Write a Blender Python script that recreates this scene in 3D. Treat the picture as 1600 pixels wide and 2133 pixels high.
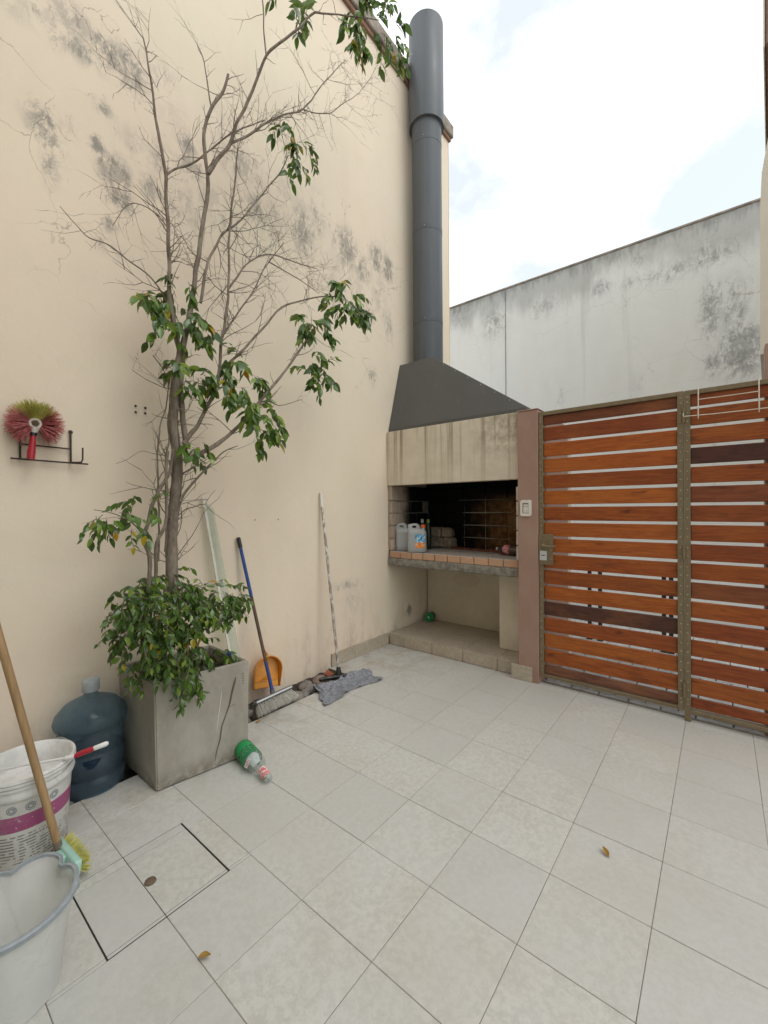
import bpy, bmesh, math, random
import numpy as np
from mathutils import Vector, Matrix, noise as mnoise

for o in list(bpy.data.objects):
    bpy.data.objects.remove(o)
scene = bpy.context.scene
COL = scene.collection
rnd = random.Random(7)

# ------------------------------------------------------------------ camera
cam_d = bpy.data.cameras.new('camera')
cam = bpy.data.objects.new('camera', cam_d)
COL.objects.link(cam)
YAW, PITCH, ROLL = math.radians(-38.912), math.radians(-0.4406), math.radians(-0.4628)
fw = Vector((math.sin(YAW) * math.cos(PITCH), math.cos(YAW) * math.cos(PITCH), math.sin(PITCH)))
rt0 = Vector((math.cos(YAW), -math.sin(YAW), 0))
up0 = rt0.cross(fw)
rt = math.cos(ROLL) * rt0 + math.sin(ROLL) * up0
up = -math.sin(ROLL) * rt0 + math.cos(ROLL) * up0
m = Matrix((rt, up, -fw)).transposed().to_4x4()
m.translation = Vector((2.740, -3.444, 1.420))
cam.matrix_world = m
cam_d.sensor_fit = 'HORIZONTAL'
cam_d.sensor_width = 36.0
cam_d.lens = 871.16 / 1600 * 36.0
cam_d.clip_start = 0.02
cam_d.clip_end = 400
scene.camera = cam

# ------------------------------------------------------------------ sky and sun
SUN_EL, SUN_AZ = math.radians(58), math.radians(84)      # azimuth from +y towards +x
world = bpy.data.worlds.new('World')
scene.world = world
world.use_nodes = True
wn, wl = world.node_tree.nodes, world.node_tree.links
wn.clear()
w_out = wn.new('ShaderNodeOutputWorld')
w_bg = wn.new('ShaderNodeBackground')
w_sky = wn.new('ShaderNodeTexSky')
w_sky.sky_type = 'NISHITA'
w_sky.sun_disc = False
w_sky.sun_elevation = SUN_EL
w_sky.sun_rotation = SUN_AZ
w_sky.air_density = 1.2
w_sky.dust_density = 0.8
w_tc = wn.new('ShaderNodeTexCoord')
w_map = wn.new('ShaderNodeMapping')
w_map.inputs['Location'].default_value = (-1.0, 0.6, -2.0)
w_map.inputs['Scale'].default_value = (1.0, 1.0, 1.5)
w_n = wn.new('ShaderNodeTexNoise')
w_n.inputs['Scale'].default_value = 1.9
w_n.inputs['Detail'].default_value = 7
w_n.inputs['Roughness'].default_value = 0.55
w_r = wn.new('ShaderNodeValToRGB')
w_r.color_ramp.elements[0].position = 0.42
w_r.color_ramp.elements[1].position = 0.58
w_r.color_ramp.elements[0].color = (.45, .45, .45, 1)
w_mix = wn.new('ShaderNodeMix')
w_mix.data_type = 'RGBA'
w_mix.inputs[7].default_value = (15.5, 15.5, 15.3, 1)     # thick bright cloud
wl.new(w_tc.outputs['Generated'], w_map.inputs['Vector'])
wl.new(w_map.outputs['Vector'], w_n.inputs['Vector'])
wl.new(w_n.outputs['Fac'], w_r.inputs['Fac'])
wl.new(w_r.outputs['Color'], w_mix.inputs[0])
w_tint = wn.new('ShaderNodeMix')
w_tint.data_type = 'RGBA'
w_tint.blend_type = 'MULTIPLY'
w_tint.inputs[0].default_value = 1.0
w_tint.inputs[7].default_value = (.85, 1.12, 1.02, 1)     # hazy turquoise air between the clouds
wl.new(w_sky.outputs['Color'], w_tint.inputs[6])
wl.new(w_tint.outputs[2], w_mix.inputs[6])
wl.new(w_mix.outputs[2], w_bg.inputs['Color'])
wl.new(w_bg.outputs['Background'], w_out.inputs['Surface'])
w_bg.inputs['Strength'].default_value = 0.10

sun_d = bpy.data.lights.new('sun', 'SUN')
sun_d.energy = 0.7
sun_d.angle = math.radians(25)
sun_d.color = (1.0, 0.97, 0.93)
sun = bpy.data.objects.new('sun', sun_d)
COL.objects.link(sun)
sd = Vector((math.sin(SUN_AZ) * math.cos(SUN_EL), math.cos(SUN_AZ) * math.cos(SUN_EL), math.sin(SUN_EL)))
sun.rotation_euler = sd.to_track_quat('Z', 'Y').to_euler()
sun.location = sd * 30

vs = scene.view_settings
vs.view_transform = 'Standard'
vs.look = 'None'
vs.exposure = 0.19
vs.gamma = 1.0
scene.cycles.max_bounces = 7
scene.cycles.diffuse_bounces = 4
scene.cycles.glossy_bounces = 3
scene.cycles.transmission_bounces = 7
scene.cycles.transparent_max_bounces = 6
scene.cycles.caustics_reflective = False
scene.cycles.caustics_refractive = True
vs.use_curve_mapping = False

# ------------------------------------------------------------------ materials
MATS = {}


class NT:
    """Small wrapper that makes a node material readable to write."""

    def __init__(self, name):
        self.m = bpy.data.materials.new(name)
        self.m.use_nodes = True
        self.n, self.l = self.m.node_tree.nodes, self.m.node_tree.links
        self.n.clear()
        self.out = self.n.new('ShaderNodeOutputMaterial')
        self.p = self.n.new('ShaderNodeBsdfPrincipled')
        self.l.new(self.p.outputs[0], self.out.inputs['Surface'])
        MATS[name] = self.m

    def node(self, t, **kw):
        nd = self.n.new(t)
        for k, v in kw.items():
            setattr(nd, k, v)
        return nd

    def put(self, sock, v):
        if hasattr(v, 'links'):
            self.l.new(v, sock)
        elif isinstance(v, (tuple, list)):
            sock.default_value = tuple(v) + (1,) if (len(v) == 3 and len(sock.default_value) == 4) else v
        else:
            sock.default_value = v

    def coords(self, stretch=(1, 1, 1), world=False):
        mp = self.node('ShaderNodeMapping')
        mp.inputs['Scale'].default_value = stretch
        if world:
            g = self.node('ShaderNodeNewGeometry')
            self.l.new(g.outputs['Position'], mp.inputs['Vector'])
        else:
            tc = self.node('ShaderNodeTexCoord')
            oi = self.node('ShaderNodeObjectInfo')
            mu = self.node('ShaderNodeMath', operation='MULTIPLY')
            mu.inputs[1].default_value = 53.0
            self.l.new(oi.outputs['Random'], mu.inputs[0])
            ad = self.node('ShaderNodeVectorMath', operation='ADD')
            self.l.new(tc.outputs['Object'], ad.inputs[0])
            self.l.new(mu.outputs[0], ad.inputs[1])
            self.l.new(ad.outputs[0], mp.inputs['Vector'])
        return mp.outputs['Vector']

    def noise(self, vec, scale, detail=4, rough=.55, dist=0.0):
        t = self.node('ShaderNodeTexNoise')
        self.l.new(vec, t.inputs['Vector'])
        t.inputs['Scale'].default_value = scale
        t.inputs['Detail'].default_value = detail
        t.inputs['Roughness'].default_value = rough
        t.inputs['Distortion'].default_value = dist
        return t.outputs['Fac']

    def ramp(self, fac, lo, hi, a=0.0, b=1.0):
        r = self.node('ShaderNodeMapRange')
        r.interpolation_type = 'SMOOTHSTEP'
        self.put(r.inputs[0], fac)
        r.inputs[1].default_value, r.inputs[2].default_value = lo, hi
        r.inputs[3].default_value, r.inputs[4].default_value = a, b
        return r.outputs[0]

    def math(self, op, a, b=0.5):
        q = self.node('ShaderNodeMath', operation=op)
        self.put(q.inputs[0], a)
        self.put(q.inputs[1], b)
        return q.outputs[0]

    def mix(self, fac, a, b, blend='MIX'):
        q = self.node('ShaderNodeMix', data_type='RGBA', blend_type=blend)
        self.put(q.inputs[0], fac)
        self.put(q.inputs[6], a)
        self.put(q.inputs[7], b)
        return q.outputs[2]

    def sep(self, vec):
        s = self.node('ShaderNodeSeparateXYZ')
        self.l.new(vec, s.inputs[0])
        return s.outputs

    def attr(self, name, out='Fac'):
        a = self.node('ShaderNodeAttribute', attribute_name=name)
        return a.outputs[out]

    def bump(self, height, strength=.3, dist=.01):
        b = self.node('ShaderNodeBump')
        b.inputs['Strength'].default_value = strength
        b.inputs['Distance'].default_value = dist
        self.l.new(height, b.inputs['Height'])
        self.l.new(b.outputs[0], self.p.inputs['Normal'])

    def rand(self):
        return self.node('ShaderNodeObjectInfo').outputs['Random']

    def done(self, color, rough=.6, metal=0.0, spec=.5):
        self.put(self.p.inputs['Base Color'], color)
        self.put(self.p.inputs['Roughness'], rough)
        self.p.inputs['Metallic'].default_value = metal
        self.p.inputs['Specular IOR Level'].default_value = spec
        return self.m


def simple(name, c1, c2=None, scale=20, rough=.6, metal=0.0, bump=.15, bdist=.003, stretch=(1, 1, 1), spec=.5, rv=.1):
    """Two-tone mottled surface with fine relief and uneven gloss."""
    t = NT(name)
    c2 = c2 or tuple(x * .75 for x in c1)
    v = t.coords(stretch)
    n1 = t.noise(v, scale, 6, .6)
    n2 = t.noise(v, scale * 4.7, 4, .6)
    c = t.mix(t.ramp(n1, .32, .68), c1, c2)
    c = t.mix(t.ramp(n2, .35, .8, 0, .25), c, tuple(x * .8 for x in c2))
    if bump:
        t.bump(n2, bump, bdist)
    return t.done(c, t.ramp(n1, .3, .7, max(rough - rv, .03), min(rough + rv, 1)), metal, spec)


# floor tile
t = NT('floor_tile')
v = t.coords()
n1 = t.noise(v, 4, 5, .6)
n2 = t.noise(v, 42, 5, .65)
n3 = t.noise(v, 150, 3, .6)
nw = t.noise(t.coords((1, 1, 1), True), 1.1, 3, .6)
c = t.mix(t.ramp(n2, .36, .64), (.56, .55, .505), (.46, .45, .41))
c = t.mix(t.ramp(n1, .3, .75, 0, .5), c, (.55, .555, .54))
c = t.mix(t.ramp(n3, .58, .72, 0, .4), c, (.66, .63, .57))
c = t.mix(t.ramp(n3, .40, .30, 0, .35), c, (.36, .33, .28))
c = t.mix(t.ramp(nw, .50, .7, 0, .42), c, (.47, .43, .365))
c = t.mix(t.ramp(t.rand(), 0, 1, 0, .6), c, (.475, .47, .445))
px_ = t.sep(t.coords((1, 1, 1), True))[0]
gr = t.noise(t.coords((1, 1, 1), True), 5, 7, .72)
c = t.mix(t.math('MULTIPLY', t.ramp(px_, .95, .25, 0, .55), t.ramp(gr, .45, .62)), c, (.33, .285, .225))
sp = t.noise(t.coords((1, 1, 1), True), 19, 3, .6)
c = t.mix(t.ramp(sp, .735, .76, 0, .45), c, (.30, .26, .21))
t.bump(n2, .10, .002)
t.done(c, t.ramp(n1, .3, .7, .36, .52), 0, .45)

t = NT('step_tile')
v = t.coords()
n1, n2 = t.noise(v, 6, 5, .6), t.noise(v, 38, 5, .65)
c = t.mix(t.ramp(n2, .34, .66), (.50, .43, .34), (.41, .345, .27))
c = t.mix(t.ramp(n1, .4, .7, 0, .6), c, (.36, .30, .225))
t.bump(n2, .12, .002)
t.done(c, .5, 0, .4)

simple('grout', (.34, .305, .25), (.15, .125, .10), 2.2, .9)
simple('yard_paver', (.52, .52, .51), (.36, .36, .35), 12, .85)
simple('paver_joint', (.10, .10, .095), (.06, .06, .055), 20, .95)
simple('ground_dirt', (.20, .18, .15), (.13, .115, .095), 3, .95)
simple('soil', (.085, .068, .052), (.035, .028, .022), 30, .95, bump=.8, bdist=.012)
simple('stone_grey', (.25, .225, .20), (.16, .145, .13), 16, .75, bump=.2)
simple('stone_brown', (.27, .20, .165), (.19, .135, .105), 16, .75, bump=.2)


def plaster(name, base, warm, stain_col, crack=True, low_dirt=True, top=None):
    """Painted render: large blotches, mould where the 'stain' attribute lies, cracks, rising dirt."""
    t = NT(name)
    v = t.coords((1, 1, 1), True)
    big = t.noise(v, .55, 4, .6)
    mid = t.noise(v, 3.2, 6, .65)
    fine = t.noise(v, 26, 6, .7)
    grit = t.noise(v, 120, 3, .6)
    c = t.mix(t.ramp(big, .35, .65), base, warm)
    wash = t.noise(t.coords((1, 1, .22), True), 2.1, 5, .6)
    c = t.mix(t.ramp(wash, .45, .75, 0, .30), c, tuple(x * f for x, f in zip(base, (.86, .86, .84))))
    patch = t.noise(v, 1.3, 7, .7, .6)
    c = t.mix(t.ramp(patch, .52, .62, 0, .16), c, tuple(x * f for x, f in zip(base, (.90, .87, .82))))
    c = t.mix(t.ramp(patch, .40, .30, 0, .22), c, tuple(min(x * f, .86) for x, f in zip(base, (1.06, 1.05, 1.08))))
    c = t.mix(t.ramp(mid, .5, .8, 0, .25), c, tuple(x * .84 for x in base))
    c = t.mix(t.ramp(mid, .42, .25, 0, .2), c, tuple(min(x * 1.12, .85) for x in base))
    st = t.attr('stain')
    # soft grey haze around the mould, then broken specks inside it
    hz_n = t.noise(t.coords((1, 1, .7), True), 11, 10, .82, .5)
    haze = t.math('MULTIPLY', t.ramp(st, .02, .70, 0, .75), t.ramp(hz_n, .44, .56, .10, 1))
    c = t.mix(haze, c, tuple(x * .62 for x in stain_col[1]))
    vst = t.coords((1.0, 1.0, .5), True)
    speck = t.noise(vst, 17, 9, .8, .4)
    thr = t.math('SUBTRACT', speck, t.math('MULTIPLY', t.math('SUBTRACT', 1.0, st), .27))
    c = t.mix(t.ramp(thr, .36, .45, 0, .52), c, stain_col[0])
    if crack:
        vo = t.node('ShaderNodeTexVoronoi', feature='DISTANCE_TO_EDGE')
        wob = t.node('ShaderNodeVectorMath', operation='ADD')
        dn = t.node('ShaderNodeTexNoise')
        dn.inputs['Scale'].default_value = 7
        dn.inputs['Detail'].default_value = 5
        t.l.new(v, dn.inputs['Vector'])
        sc = t.node('ShaderNodeVectorMath', operation='SCALE')
        sc.inputs['Scale'].default_value = .16
        t.l.new(dn.outputs['Color'], sc.inputs[0])
        t.l.new(v, wob.inputs[0])
        t.l.new(sc.outputs[0], wob.inputs[1])
        t.l.new(wob.outputs[0], vo.inputs['Vector'])
        vo.inputs['Scale'].default_value = 2.3
        line = t.ramp(vo.outputs['Distance'], .001, .006, 1, 0)
        hz = t.attr('crack')
        line = t.math('MULTIPLY', line, t.math('MULTIPLY', hz, t.ramp(t.noise(v, 2.3, 3), .42, .58)))
        c = t.mix(t.math('MULTIPLY', line, .6), c, (.12, .10, .08))
    if low_dirt:
        z = t.sep(v)[2]
        d = t.math('MULTIPLY', t.ramp(z, .75, .0, 0, 1), t.ramp(t.noise(t.coords((1, 1, .45), True), 6, 7, .7), .45, .75, 0, .45))
        c = t.mix(d, c, (.24, .19, .14))
        sc2 = t.ramp(t.noise(t.coords((1, 1, .25), True), 30, 5, .75), .68, .76, 0, .5)
        c = t.mix(t.math('MULTIPLY', sc2, t.ramp(z, 1.2, .1, 0, 1)), c, (.17, .13, .10))
    if top is not None:
        z = t.sep(v)[2]
        vs2 = t.coords((1, 1, .3), True)
        edge = t.math('ADD', z, t.math('MULTIPLY', t.math('SUBTRACT', t.noise(vs2, 2.6, 7, .7), .5), 1.1))
        c = t.mix(t.ramp(edge, top - .60, top - .20, 0, .55), c, (.30, .30, .285))
        edge2 = t.math('ADD', z, t.math('MULTIPLY', t.math('SUBTRACT', t.noise(t.coords((1, 1, .25), True), 9, 6, .75), .5), .9))
        c = t.mix(t.ramp(edge2, top - .22, top + .05, 0, .55), c, (.15, .15, .14))
        drip = t.ramp(t.noise(t.coords((6, 6, .25), True), 1.2, 5, .6), .56, .72, 0, .22)
        c = t.mix(drip, c, (.33, .32, .29))
    h = t.math('ADD', t.math('MULTIPLY', mid, .6), t.math('MULTIPLY', fine, .4))
    h = t.math('ADD', h, t.math('MULTIPLY', grit, .12))
    t.bump(h, .35, .012)
    t.done(c, .85, 0, .25)


plaster('cream_plaster', (.775, .68, .54), (.785, .655, .525), ((.20, .185, .165), (.50, .46, .41)))
plaster('far_plaster', (.76, .76, .72), (.73, .74, .72), ((.24, .24, .235), (.55, .55, .54)), True, False, 4.93)
simple('coping', (.36, .30, .25), (.20, .17, .14), 9, .9, bump=.4)
simple('coping_brick', (.30, .17, .11), (.22, .13, .09), 9, .9, bump=.4)
simple('house_paint', (.70, .64, .54), (.66, .60, .50), 2, .8)
simple('eave_brown', (.20, .12, .09), (.15, .09, .07), 8, .6)
simple('joint_dark', (.16, .15, .14), (.10, .10, .09), 8, .9)
simple('joint_grey', (.34, .33, .31), (.24, .235, .22), 8, .9)

# brown painted post with a worn sheen
t = NT('brown_paint')
v = t.coords((1, 1, .6))
n1, n2 = t.noise(v, 5, 6, .65), t.noise(v, 34, 5, .6)
c = t.mix(t.ramp(n1, .35, .7), (.335, .205, .160), (.375, .245, .19))
c = t.mix(t.ramp(t.noise(v, 9, 7, .7, 1.2), .58, .70, 0, .35), c, (.40, .29, .22))
t.bump(n1, .2, .01)
t.done(c, .55, 0, .4)

# cast panel over the fire with rain streaks
t = NT('panel_concrete')
v = t.coords((1, 1, 1), True)
c = t.mix(t.ramp(t.noise(v, 5, 6, .65), .3, .7), (.72, .635, .515), (.63, .55, .435))
z = t.sep(v)[2]
topm = t.ramp(z, 1.66, 2.15, .28, 1)
s1 = t.ramp(t.noise(t.coords((17, 17, .30), True), 1.0, 6, .7), .50, .62)
c = t.mix(t.math('MULTIPLY', t.math('MULTIPLY', s1, topm), .62), c, (.19, .155, .10))
s2 = t.ramp(t.noise(t.coords((30, 30, 1.6), True), 1.0, 6, .7), .55, .70)
c = t.mix(t.math('MULTIPLY', t.math('MULTIPLY', s2, t.ramp(z, 2.0, 2.22, 0, 1)), .7), c, (.10, .085, .06))
x = t.sep(v)[0]
c = t.mix(t.math('MULTIPLY', t.ramp(x, .85, 1.3, 0, 1), t.math('MULTIPLY', t.ramp(z, 1.7, 2.1, 0, .6), t.ramp(t.noise(v, 8, 6, .7), .4, .6))), c, (.24, .195, .13))
t.bump(t.noise(v, 30, 6, .7), .3, .006)
t.done(c, .85, 0, .25)

simple('slab_concrete', (.30, .275, .235), (.17, .155, .13), 22, .9, bump=.6, bdist=.01)
simple('recess_plaster', (.68, .60, .475), (.62, .54, .42), 3, .85, bump=.3)


def brickmat(name, c1, c2, soot):
    t = NT(name)
    v = t.coords()
    vw = t.coords((1, 1, 1), True)
    n1, n2 = t.noise(v, 14, 6, .7), t.noise(v, 70, 4, .7)
    c = t.mix(t.ramp(n1, .3, .7), c1, c2)
    c = t.mix(t.ramp(t.rand(), 0, 1, 0, .5), c, tuple(x * .72 for x in c1))
    if soot == 'back':
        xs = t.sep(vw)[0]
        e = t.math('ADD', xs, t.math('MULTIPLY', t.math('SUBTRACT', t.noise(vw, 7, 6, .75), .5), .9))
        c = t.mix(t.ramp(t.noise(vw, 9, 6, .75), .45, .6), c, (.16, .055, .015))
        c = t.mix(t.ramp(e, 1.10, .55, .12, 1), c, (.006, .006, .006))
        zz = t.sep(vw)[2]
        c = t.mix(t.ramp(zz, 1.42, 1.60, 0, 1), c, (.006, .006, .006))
    if soot == 'side':
        y = t.sep(vw)[1]
        e = t.math('ADD', y, t.math('MULTIPLY', t.math('SUBTRACT', t.noise(vw, 7, 6, .75), .5), .25))
        c = t.mix(t.ramp(e, .16, .36, 0, 1), c, (.006, .006, .006))
    if soot == 'shelf':
        up_ = t.node('ShaderNodeNewGeometry')
        nz = t.sep(up_.outputs['Normal'])[2]
        c = t.mix(t.math('MULTIPLY', t.ramp(nz, .5, .9), t.ramp(n1, .2, .6, .6, 1)), c, (.36, .335, .30))
        c = t.mix(t.ramp(t.noise(vw, 11, 6, .7), .55, .72, 0, .5), c, (.13, .11, .09))
    t.bump(n2, .5, .006)
    t.done(c, .92, 0, .2)


brickmat('brick_shelf', (.58, .33, .22), (.50, .34, .22), 'shelf')
brickmat('brick_back', (.34, .19, .075), (.24, .13, .055), 'back')
brickmat('brick_side', (.50, .39, .31), (.38, .29, .23), 'side')
brickmat('brick_loose', (.42, .34, .26), (.15, .125, .10), None)
t = NT('mortar_back')
vw = t.coords((1, 1, 1), True)
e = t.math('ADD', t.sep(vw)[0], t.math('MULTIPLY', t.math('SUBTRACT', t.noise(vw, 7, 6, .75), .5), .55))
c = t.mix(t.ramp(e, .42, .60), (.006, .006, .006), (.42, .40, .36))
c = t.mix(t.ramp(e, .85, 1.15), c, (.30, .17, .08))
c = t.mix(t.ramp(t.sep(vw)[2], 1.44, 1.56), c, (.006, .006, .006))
t.done(c, .95, 0, .1)
simple('soot', (.008, .008, .008), (.004, .004, .004), 9, .95)
simple('brick_white', (.62, .57, .50), (.48, .44, .38), 12, .85)
simple('stain_brown', (.58, .49, .37), (.62, .53, .41), 9, .85)
simple('grout_dark', (.13, .105, .08), (.08, .065, .05), 14, .9)

# dark grey flue paint
t = NT('flue_metal')
v = t.coords((1, 1, .25))
n1 = t.noise(v, 6, 5, .6)
c = t.mix(t.ramp(n1, .3, .7), (.078, .088, .099), (.094, .103, .112))
stk = t.noise(t.coords((9, 9, .25)), 2.0, 6, .7)
c = t.mix(t.ramp(stk, .52, .72, 0, .30), c, (.15, .148, .142))
c = t.mix(t.ramp(t.noise(t.coords(), 3, 6, .7), .55, .72, 0, .35), c, (.07, .068, .066))
t.bump(n1, .10, .012)
t.done(c, t.ramp(n1, .3, .7, .42, .55), .1, .4)
t = NT('hood_metal')
v = t.coords()
n1 = t.noise(v, 3, 6, .65)
c = t.mix(t.ramp(n1, .3, .7), (.098, .095, .092), (.115, .111, .106))
c = t.mix(t.ramp(t.noise(t.coords((5, 5, .8)), 2.5, 6, .7), .55, .72, 0, .3), c, (.16, .15, .135))
c = t.mix(t.ramp(t.noise(v, 60, 4, .7), .7, .78, 0, .5), c, (.16, .15, .14))
t.done(c, t.ramp(n1, .3, .7, .50, .65), .1, .4)
simple('steel_bright', (.55, .55, .53), (.45, .45, .43), 40, .35, .8)

# gate
t = NT('gate_steel')
v = t.coords()
n1 = t.noise(v, 30, 5, .6)
c = t.mix(t.ramp(n1, .3, .7), (.225, .172, .100), (.19, .145, .084))
t.bump(n1, .08, .002)
t.done(c, .42, .25, .5)
simple('rivet_brass', (.40, .33, .21), (.32, .26, .16), 50, .40, .4)
t = NT('gate_wood')
oi = t.node('ShaderNodeObjectInfo')
v = t.coords((.8, 6, 9))
g1 = t.noise(v, 7, 7, .7, .6)
g2 = t.noise(t.coords((2.5, 30, 55)), 3, 5, .7)
kn = t.noise(t.coords((2.6, 6, 11)), 2.0, 3, .5, .3)
c = t.mix(t.ramp(g1, .32, .66), (1.08, 1.05, 1.0), (.66, .56, .50))
c = t.mix(t.ramp(g2, .45, .75, 0, .45), c, (.40, .31, .25))
c = t.mix(t.ramp(kn, .63, .76, 0, .85), c, (.20, .12, .09))
c = t.mix(1.0, c, oi.outputs['Color'], 'MULTIPLY')
fade = t.noise(t.coords((1.3, 1, 2.5)), 2.2, 4, .6)
c = t.mix(t.ramp(fade, .45, .75, 0, .28), c, (.46, .16, .035))
c = t.mix(t.ramp(fade, .42, .25, 0, .45), c, (.13, .035, .010))
t.bump(g2, .12, .003)
t.done(c, t.ramp(g1, .3, .7, .36, .55), 0, .45)

simple('plastic_white', (.74, .71, .64), (.68, .64, .57), 20, .35, bump=0)
simple('plastic_grey_pale', (.58, .60, .60), (.50, .52, .52), 20, .4, bump=0)
simple('black_plastic', (.02, .02, .02), (.012, .012, .012), 30, .45)
simple('black_iron', (.028, .020, .016), (.05, .025, .015), 40, .6)
simple('white_wire', (.72, .66, .56), (.60, .52, .42), 60, .4)
simple('rust_red', (.22, .06, .03), (.12, .035, .02), 25, .8)

# planter
t = NT('planter_cement')
v = t.coords()
n1, n2 = t.noise(t.coords((1, 1, .5)), 4, 7, .68), t.noise(v, 24, 6, .65)
c = t.mix(t.ramp(n1, .3, .7), (.40, .375, .32), (.28, .255, .21))
c = t.mix(t.ramp(n2, .5, .75, 0, .35), c, (.40, .38, .33))
zl = t.sep(t.coords((1, 1, 1), True))[2]
c = t.mix(t.math('MULTIPLY', t.ramp(zl, .12, 0, 0, .7), t.ramp(n2, .3, .6)), c, (.13, .105, .08))
sc = t.ramp(t.noise(t.coords((9, 9, 1.4)), 2.2, 5, .7), .66, .74, 0, .45)
c = t.mix(sc, c, (.17, .15, .12))
t.bump(n2, .25, .004)
t.done(c, .62, 0, .35)
simple('mark_dark', (.10, .09, .075), (.07, .062, .05), 20, .7)
simple('mark_light', (.60, .58, .53), (.52, .50, .45), 20, .7)

# bark
t = NT('bark')
v = t.coords((1, 1, .35))
n1, n2 = t.noise(v, 26, 7, .7), t.noise(v, 90, 4, .7)
c = t.mix(t.ramp(n1, .32, .68), (.27, .225, .18), (.13, .10, .075))
c = t.mix(t.ramp(n2, .55, .8, 0, .5), c, (.30, .26, .21))
t.bump(n1, .6, .006)
t.done(c, .85, 0, .2)
simple('twig_bark', (.20, .16, .125), (.13, .10, .08), 40, .85)

# leaves: colour comes from the leaf's own tint
t = NT('leaf')
tint = t.attr('tint', 'Color')
v = t.coords()
n1 = t.noise(v, 40, 4, .6)
c = t.mix(t.ramp(n1, .3, .7, 0, .35), tint, (.5, .6, .4), 'MULTIPLY')
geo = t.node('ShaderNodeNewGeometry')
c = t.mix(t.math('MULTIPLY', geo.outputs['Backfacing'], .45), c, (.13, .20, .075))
t.done(c, .26, 0, .6)
tr = t.node('ShaderNodeBsdfTranslucent')
t.l.new(c, tr.inputs['Color'])
ms = t.node('ShaderNodeMixShader')
ms.inputs[0].default_value = .36
t.l.new(t.p.outputs[0], ms.inputs[1])
t.l.new(tr.outputs[0], ms.inputs[2])
t.l.new(ms.outputs[0], t.out.inputs['Surface'])


def seethrough(name, tint, body, opac, rough=.12, blot=.15, scale=9, specks=.6):
    """Thin plastic or glass: tinted see-through film with a glossy, slightly dirty body."""
    t = NT(name)
    v = t.coords()
    n1 = t.noise(v, scale, 6, .7)
    n2 = t.noise(v, scale * 9, 3, .6)
    c = t.mix(t.ramp(n1, .35, .7), body, tuple(x * .8 for x in body))
    c = t.mix(t.ramp(n2, .68, .74, 0, specks), c, (.70, .70, .68))
    t.done(c, t.ramp(n1, .3, .7, rough, rough + .10), 0, .5)
    t.bump(t.noise(v, 5, 3, .5), .10, .01)
    tp_ = t.node('ShaderNodeBsdfTransparent')
    tp_.inputs['Color'].default_value = tuple(tint) + (1,)
    mx = t.node('ShaderNodeMixShader')
    f_ = t.ramp(n1, .35, .75, opac - blot / 2, min(opac + blot, 1))
    t.l.new(f_, mx.inputs[0])
    t.l.new(tp_.outputs[0], mx.inputs[1])
    t.l.new(t.p.outputs[0], mx.inputs[2])
    t.l.new(mx.outputs[0], t.out.inputs['Surface'])


seethrough('jug_blue', (.62, .74, .82), (.16, .22, .26), .30, .07)
seethrough('jug_water', (.34, .52, .68), (.015, .04, .075), .40, .05)
seethrough('can_plastic', (.90, .92, .92), (.74, .76, .76), .50, .30, .08)
seethrough('can_liquid', (.72, .75, .76), (.42, .45, .47), .45, .15, .08)
seethrough('clear_plastic', (.93, .97, .95), (.50, .55, .53), .22, .06)
seethrough('clear_glass', (.90, .95, .92), (.62, .66, .62), .16, .03, .06, 3, 0.0)
seethrough('bucket_frosted', (.96, .96, .95), (.84, .85, .83), .45, .26, .10, 6)
simple('cap_grey', (.42, .46, .48), (.34, .38, .40), 20, .45)
simple('cap_orange', (.75, .13, .03), (.65, .10, .02), 20, .4)
simple('cap_green', (.26, .40, .06), (.20, .33, .05), 20, .4)
simple('cap_white', (.62, .66, .62), (.52, .56, .52), 20, .4)
simple('bottle_dark', (.03, .05, .025), (.015, .025, .012), 14, .15, bump=0)
simple('cola_dark', (.10, .075, .065), (.05, .035, .03), 14, .25, bump=0)
simple('green_plastic', (.012, .30, .085), (.010, .24, .07), 18, .38, bump=.05)
simple('red_print', (.48, .035, .045), (.35, .025, .03), 30, .5, bump=0)
simple('sticker_white', (.78, .76, .74), (.70, .68, .66), 30, .5, bump=0)
t = NT('red_label')
n1 = t.noise(t.coords((1, 1, 1)), 55, 4, .7)
c = t.mix(t.ramp(n1, .46, .58), (.52, .03, .045), (.70, .45, .43))
t.done(c, .45)
t = NT('pink_label')
n1 = t.noise(t.coords((1, 1, 1)), 60, 4, .7)
c = t.mix(t.ramp(n1, .45, .55), (.62, .12, .15), (.74, .62, .57))
t.done(c, .5)
t = NT('can_label')
v = t.coords((1, 1, 1), True)
n1 = t.noise(v, 26, 4, .6, .5)
c = t.mix(t.ramp(n1, .40, .47), (.015, .05, .16), (.09, .33, .55))
c = t.mix(t.ramp(n1, .54, .60), c, (.62, .72, .78))
zz = t.sep(v)[2]
c = t.mix(t.ramp(zz, 1.078, 1.076), c, (.80, .23, .02))
c = t.mix(t.math('MULTIPLY', t.ramp(zz, 1.078, 1.076), t.ramp(t.noise(v, 70, 3), .56, .60)), c, (.75, .60, .48))
t.done(c, .4)

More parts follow.
